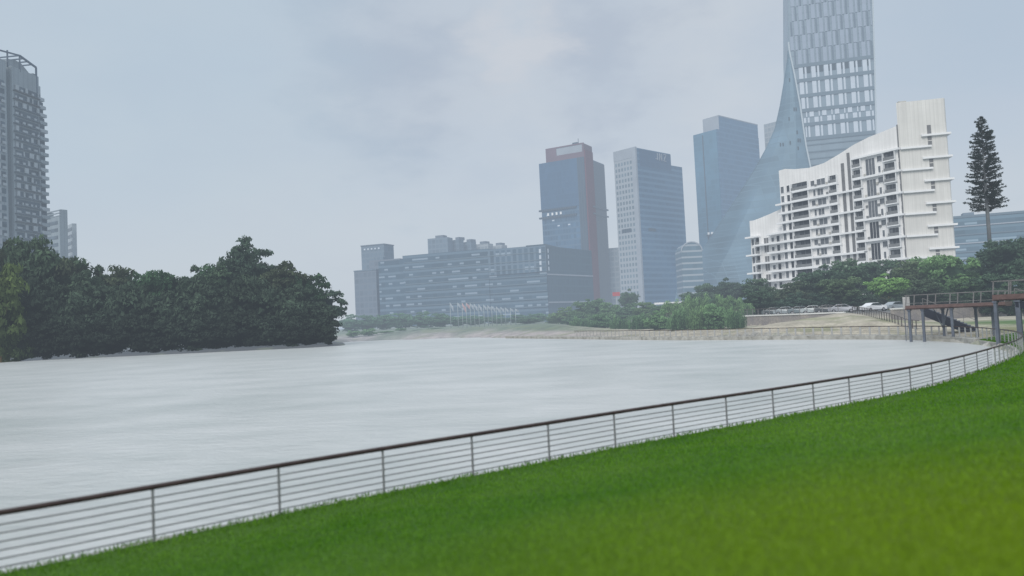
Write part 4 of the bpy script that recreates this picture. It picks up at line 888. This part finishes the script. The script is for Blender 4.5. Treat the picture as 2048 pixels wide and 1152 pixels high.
MB().box(0, ua, .4, 20, 0, uzv(5, 118)).build('left_wing', CON, rt); MB().box(ua, ub_, 3.0, 20, 0, ztop-3).build('recess_wall', WND, rt)
MB().box(ub_, uc_-1, 0, 20, 0, ztop-2).build('main_wall', CON, rt)
zlo = 0
for i, (u_, z_) in enumerate(steps): MB().box(uc_-1+i*.02-(.0 if i < 4 else 1.5), u_, 1.0+i*.02, 19-i*.1, zlo if i == 0 else steps[i-1][1], z_).build('stepped_wall', CON2 if i % 2 else CON, rt)
fl = 3.05; nf = int((ztop-6)/fl); g = random.Random(4)
lastz = lambda z_: next((u_ for u_, zt in steps if z_ < zt), steps[-1][0])
for k in range(9, nf):
    z0 = k*fl; 
    o = MB().box(ub_+1.2, uc_-1.5, -.06, .1, z0+.55, z0+2.3).build('window_band', WND, rt)
    q = MB(); x_ = ub_+1.2
    while x_ < uc_-1.5: wq = g.uniform(.5, 2.2); q.box(x_, min(x_+wq, uc_-1.5), -.12-g.random()*.5, -.061, z0+.5, z0+(2.35 if g.random() < .55 else 1.3)); x_ += wq+g.uniform(.9, 2.2)
    q.build('facade_relief', CON2, o)
    sl2 = MB().box(ub_+.3, uc_-1.0, -.75, -.0-.001, z0-.12, z0+.1)
    sl2.build('floor_slab', DARKW if g.random() < .25 else WND, rt)
    ue = lastz(z0+2); bl_ = MB().box(uc_-.9, ue+.6*g.random(), -.2, .99, z0-.1, z0+1.15).build('balcony', CON2 if g.random() < .45 else CON, rt)
    MB().box(uc_-.8, ue-.3, .85, .97, z0+1.2, z0+2.7).build('opening', WND, bl_)
    o = MB().box(max(ua-8.5, 0), ua-1.0, .33, .45, z0+.5, z0+2.4).build('window_band', WND, rt)
    q = MB().box(ua-4.3, ua-3.2, .2, .329, z0+.4, z0+2.5)
    if g.random() < .6: q.box(ua-2.6, ua-1, -.1, .329, z0+.3, z0+1.3)
    q.build('facade_relief', CON2, o)
pg_ = MB(); zt = uzv(40, 111); ue = ux(73, 134)
for uu in (ua+.5, ux(40, 112)): pg_.box(uu-.2, uu+.2, 0, .4, ztop-3, zt)
pg_.bar((0, .2, uzv(2, 113)), (ux(40, 112), .2, zt), .5); pg_.bar((ux(40, 112), .2, zt), (ue, .2, uzv(73, 135)), .6); pg_.bar((ue, .2, uzv(73, 135)), (ue, .2, ztop-9), .5)
for i in range(4): f_ = i/4; pg_.bar((ux(40, 112)*(1-f_)+ue*f_, .2, zt*(1-f_)+uzv(73, 135)*f_), (ux(40, 112)*(1-f_)+ue*f_, 12, zt*(1-f_)+uzv(73, 135)*f_), .4)
pg_.build('roof_frame', DKG, rt); MB().prism([(ub_, ztop-2), (ux(74, 150), ztop-2), (ux(68, 150), uzv(68, 146)), (ux(52, 130), uzv(52, 126)), (ux(38, 130), uzv(38, 118)), (ub_, uzv(26, 118))], 2, 9).build('roof_wall', CON, rt)
ua_ = ux(1, 100); MB().tube([(ua_, 4, ztop-3), (ua_, 4, uzv(1, 88))], .3, 6).build('antenna', DKG, rt)
b = simple_block('apartment_block', 'smaller grey block with slotted roof frame beside the left tower', 92, 119, 436, 325, CON, 18, xs=135)
q = MB(); 
for k in range(3): q.box(.2, b.L, 0, .5, b.z+.2+k*1.2, b.z+.65+k*1.2)
q.box(.21, 2.5, .51, 2, b.z+.01, b.z+2.8).box(b.L-1.0, b.L, .51, b.dep, b.z+.01, b.z+3.2).box(.0, .19, 0, .5, b.z, b.z+3.2).build('roof_frame', CON, b.root)
for k in range(6): MB().box(1, b.L-1.5, -.1, -.01, b.z-3.2*(k+1), b.z-3.2*(k+1)+1.5).build('window_band', WND, b.root)
b = simple_block('apartment_block', 'pale stepped block just right of the smaller grey block', 134, 144, 449, 340, CON2, 18, xs=153)
for k in range(5): MB().box(.4, b.L-.4, -.1, -.01, b.z-3.2*(k+1), b.z-3.2*(k+1)+1.5).build('window_band', WND, b.root)

# ---------- flagpoles, pavilion, red sign
POLE = plain('pole_white', (.30, .34, .33), .5, .05, 1); FLG = plain('flag_white', (.38, .42, .47), .8, .08, 1.5); FLR = plain('flag_pink', (.55, .33, .33), .8, .08, 1.5)
def flagpole(red, seed):
    g = random.Random(seed); root = empty('flagpole', (0, 0, 0), 0, hz(235)*1.9)
    MB().tube([(0, 0, -.3), (0, 0, 9.9)], [.11, .07], 8).build('pole', POLE, root, smooth=True)
    v = []; nu, nv = 9, 6; dr = g.uniform(.6, 1.5)
    for j in range(nv):
        for i in range(nu):
            f_ = i/(nu-1); v.append((.08+1.0*f_, .22*math.sin(f_*7+seed)*f_+.1*j*f_, 9.7-j*.2-dr*1.2*f_*(1+.15*j)+.1*math.sin(f_*9)))
    MB().add(v, [(j*nu+i, j*nu+i+1, (j+1)*nu+i+1, (j+1)*nu+i) for j in range(nv-1) for i in range(nu-1)]).build('flag', FLR if red else FLG, root)
    return root
fx = [901, 916, 925, 933, 941, 949, 958, 968, 976, 984, 993, 1002, 1011, 1021, 1031]
for i, x in enumerate(fx):
    fp = flagpole(i in (2, 3), i); d = 235+3*math.sin(i*1.7)-i*.4; p = at(x, 650, d); zb = float(ground_z((p.x, d))[0][0]); fp.location = (ray(x, 630)[0]*d, d, zb); k_ = (at(x, 605+max(0, i-3)*1.1, d).z-zb)/9.9; fp.scale = (1, 1, k_)
    tag(fp, f'white flagpole with {"pinkish" if i in (2, 3) else "pale"} flag, {ORD[i]} from the left on the far bank', 'flagpole', 'flagpoles on the far bank')
pv = empty('pavilion', (*at(1310, 620, 215).xy, float(ground_z(at(1335, 620, 215).xy)[0][0])), math.radians(-8), hz(215)*.7); tag(pv, 'flat white canopy showing above the bank trees between the towers', 'pavilion')
zc_ = at(1337, 608, 215).z-pv.location.z; MB().box(0, 8.4, 0, 5, zc_, zc_+.55).build('roof', WHITE, pv)
for x_ in (1.2, 3.4, 5.6, 7.6): MB().box(x_-.12, x_+.12, .4, .64, -.3, zc_-.01).build('column', WHITE, pv)
rs_ = empty('sign_board', (*at(1233, 600, 262).xy, 0), 0, hz(262)*1.6); tag(rs_, 'small red board standing left of the dark open tree', 'sign'); zz = at(1237, 588, 262).z
MB().box(-1.3, 1.3, -.1, .1, zz-.7, zz+.7).build('panel', plain('sign_red', (.42, .06, .06), .6, .1, 1), rs_); MB().box(-.15, .15, -.05, .05, 0, zz-1.11).build('post', POLE, rs_)

# ---------- parked cars
TYRE = plain('tyre_black', (.02, .02, .02), .8, .1, 4); RIM = plain('rim_grey', (.4, .4, .42), .3, .05, 4, metal=.6); GLC = plain('car_glass', (.02, .03, .035), .1, .05, 1, spec=.8); LMP = plain('lamp_clear', (.7, .7, .7), .2, .05, 3)
def make_car(col, i):
    m = plain('car_paint', col, .3, .04, 1, spec=.6); root = empty('parked_car', (0, 0, 0), 0, hz(128))
    prof = [(-2.2, .3), (-2.22, .72), (-2.1, .95), (-1.45, 1.02), (-.75, 1.45), (.55, 1.48), (1.25, 1.08), (2.05, .98), (2.22, .7), (2.2, .3)]
    bm = bmesh.new(); w2_ = .88
    rows_ = [(-w2_, .0), (-w2_*.92, .0), (w2_*.92, 0), (w2_, 0)]
    def row(y, inset): return [bm.verts.new((x*(1-.0*inset), y*(1 if z < 1.04 else .84), z)) for x, z in prof]
    r0, r1 = row(-w2_, 0), row(w2_, 0); bm.faces.new(r0); bm.faces.new(r1[::-1])
    for a in range(len(prof)): b_ = (a+1) % len(prof); bm.faces.new((r0[b_], r0[a], r1[a], r1[b_]))
    bmesh.ops.recalc_face_normals(bm, faces=bm.faces)
    bmesh.ops.bevel(bm, geom=bm.edges[:], offset=.05, segments=2, affect='EDGES')
    me = bpy.data.meshes.new('body'); bm.to_mesh(me); bm.free(); me.materials.append(m); link('body', me, root)
    for sgn in (-1, 1):
        y = sgn*.80
        MB().prism([(-1.3, 1.06), (-.72, 1.38), (-.15, 1.41), (-.15, 1.06)], y-.09, y+.09).prism([(-.08, 1.06), (-.08, 1.41), (.5, 1.41), (1.1, 1.09)], y-.09, y+.09).build('side_window', GLC, root)
    MB().add([(.66, -.66, 1.44), (.66, .66, 1.44), (1.27, .74, 1.12), (1.27, -.74, 1.12)], [(0, 1, 2, 3)]).build('windscreen', GLC, root)
    for sx_ in (-1.35, 1.38):
        for sy_ in (-.82, .82):
            o = MB().tube([(sx_, sy_-.1, .32), (sx_, sy_+.1, .32)], .32, 16).build('wheel', TYRE, root); MB().tube([(sx_, sy_-.115, .32), (sx_, sy_+.115, .32)], .19, 12).build('rim', RIM, o)
    for sy_ in (-.6, .6): MB().box(2.17, 2.25, sy_-.16, sy_+.16, .66, .82).build('headlight', LMP, root)
    return root
cars = [(1548, (.09, .11, .12), 'dark slate car, leftmost of the row parked above the bank'), (1572, (.30, .34, .36), 'pale grey car parked second from the left above the bank'), (1600, (.16, .20, .22), 'blue grey car parked in the middle of the row'), (1627, (.42, .46, .47), 'silver car parked under the tall dark tree'),
        (1655, (.07, .08, .09), 'black car parked fourth along the terrace railing'), (1683, (.34, .35, .38), 'light grey car at the right end of the parked row'), (1746, (.62, .63, .64), 'white car parked behind the bright coping of the retaining wall'), (1790, (.26, .29, .31), 'grey car half hidden left of the walkway notice panel')]
for i, (x, c_, lb) in enumerate(cars):
    r_ = ray(x, 615)[0]; d = 124.0
    for _ in range(20): d = float(wall_y(r_*d))+(4.6 if x < 1700 else 7.5)
    c = make_car(c_, i); c.location = (r_*d, d, 3.02); c.rotation_euler = (0, 0, R(-22+random.uniform(-4, 4)) if x < 1700 else R(18)); tag(c, lb, 'car', 'cars parked above the bank')
for pr in PROT.values():
    for o in pr:
        for ch in list(o.children_recursive): bpy.data.objects.remove(ch)
        bpy.data.objects.remove(o)
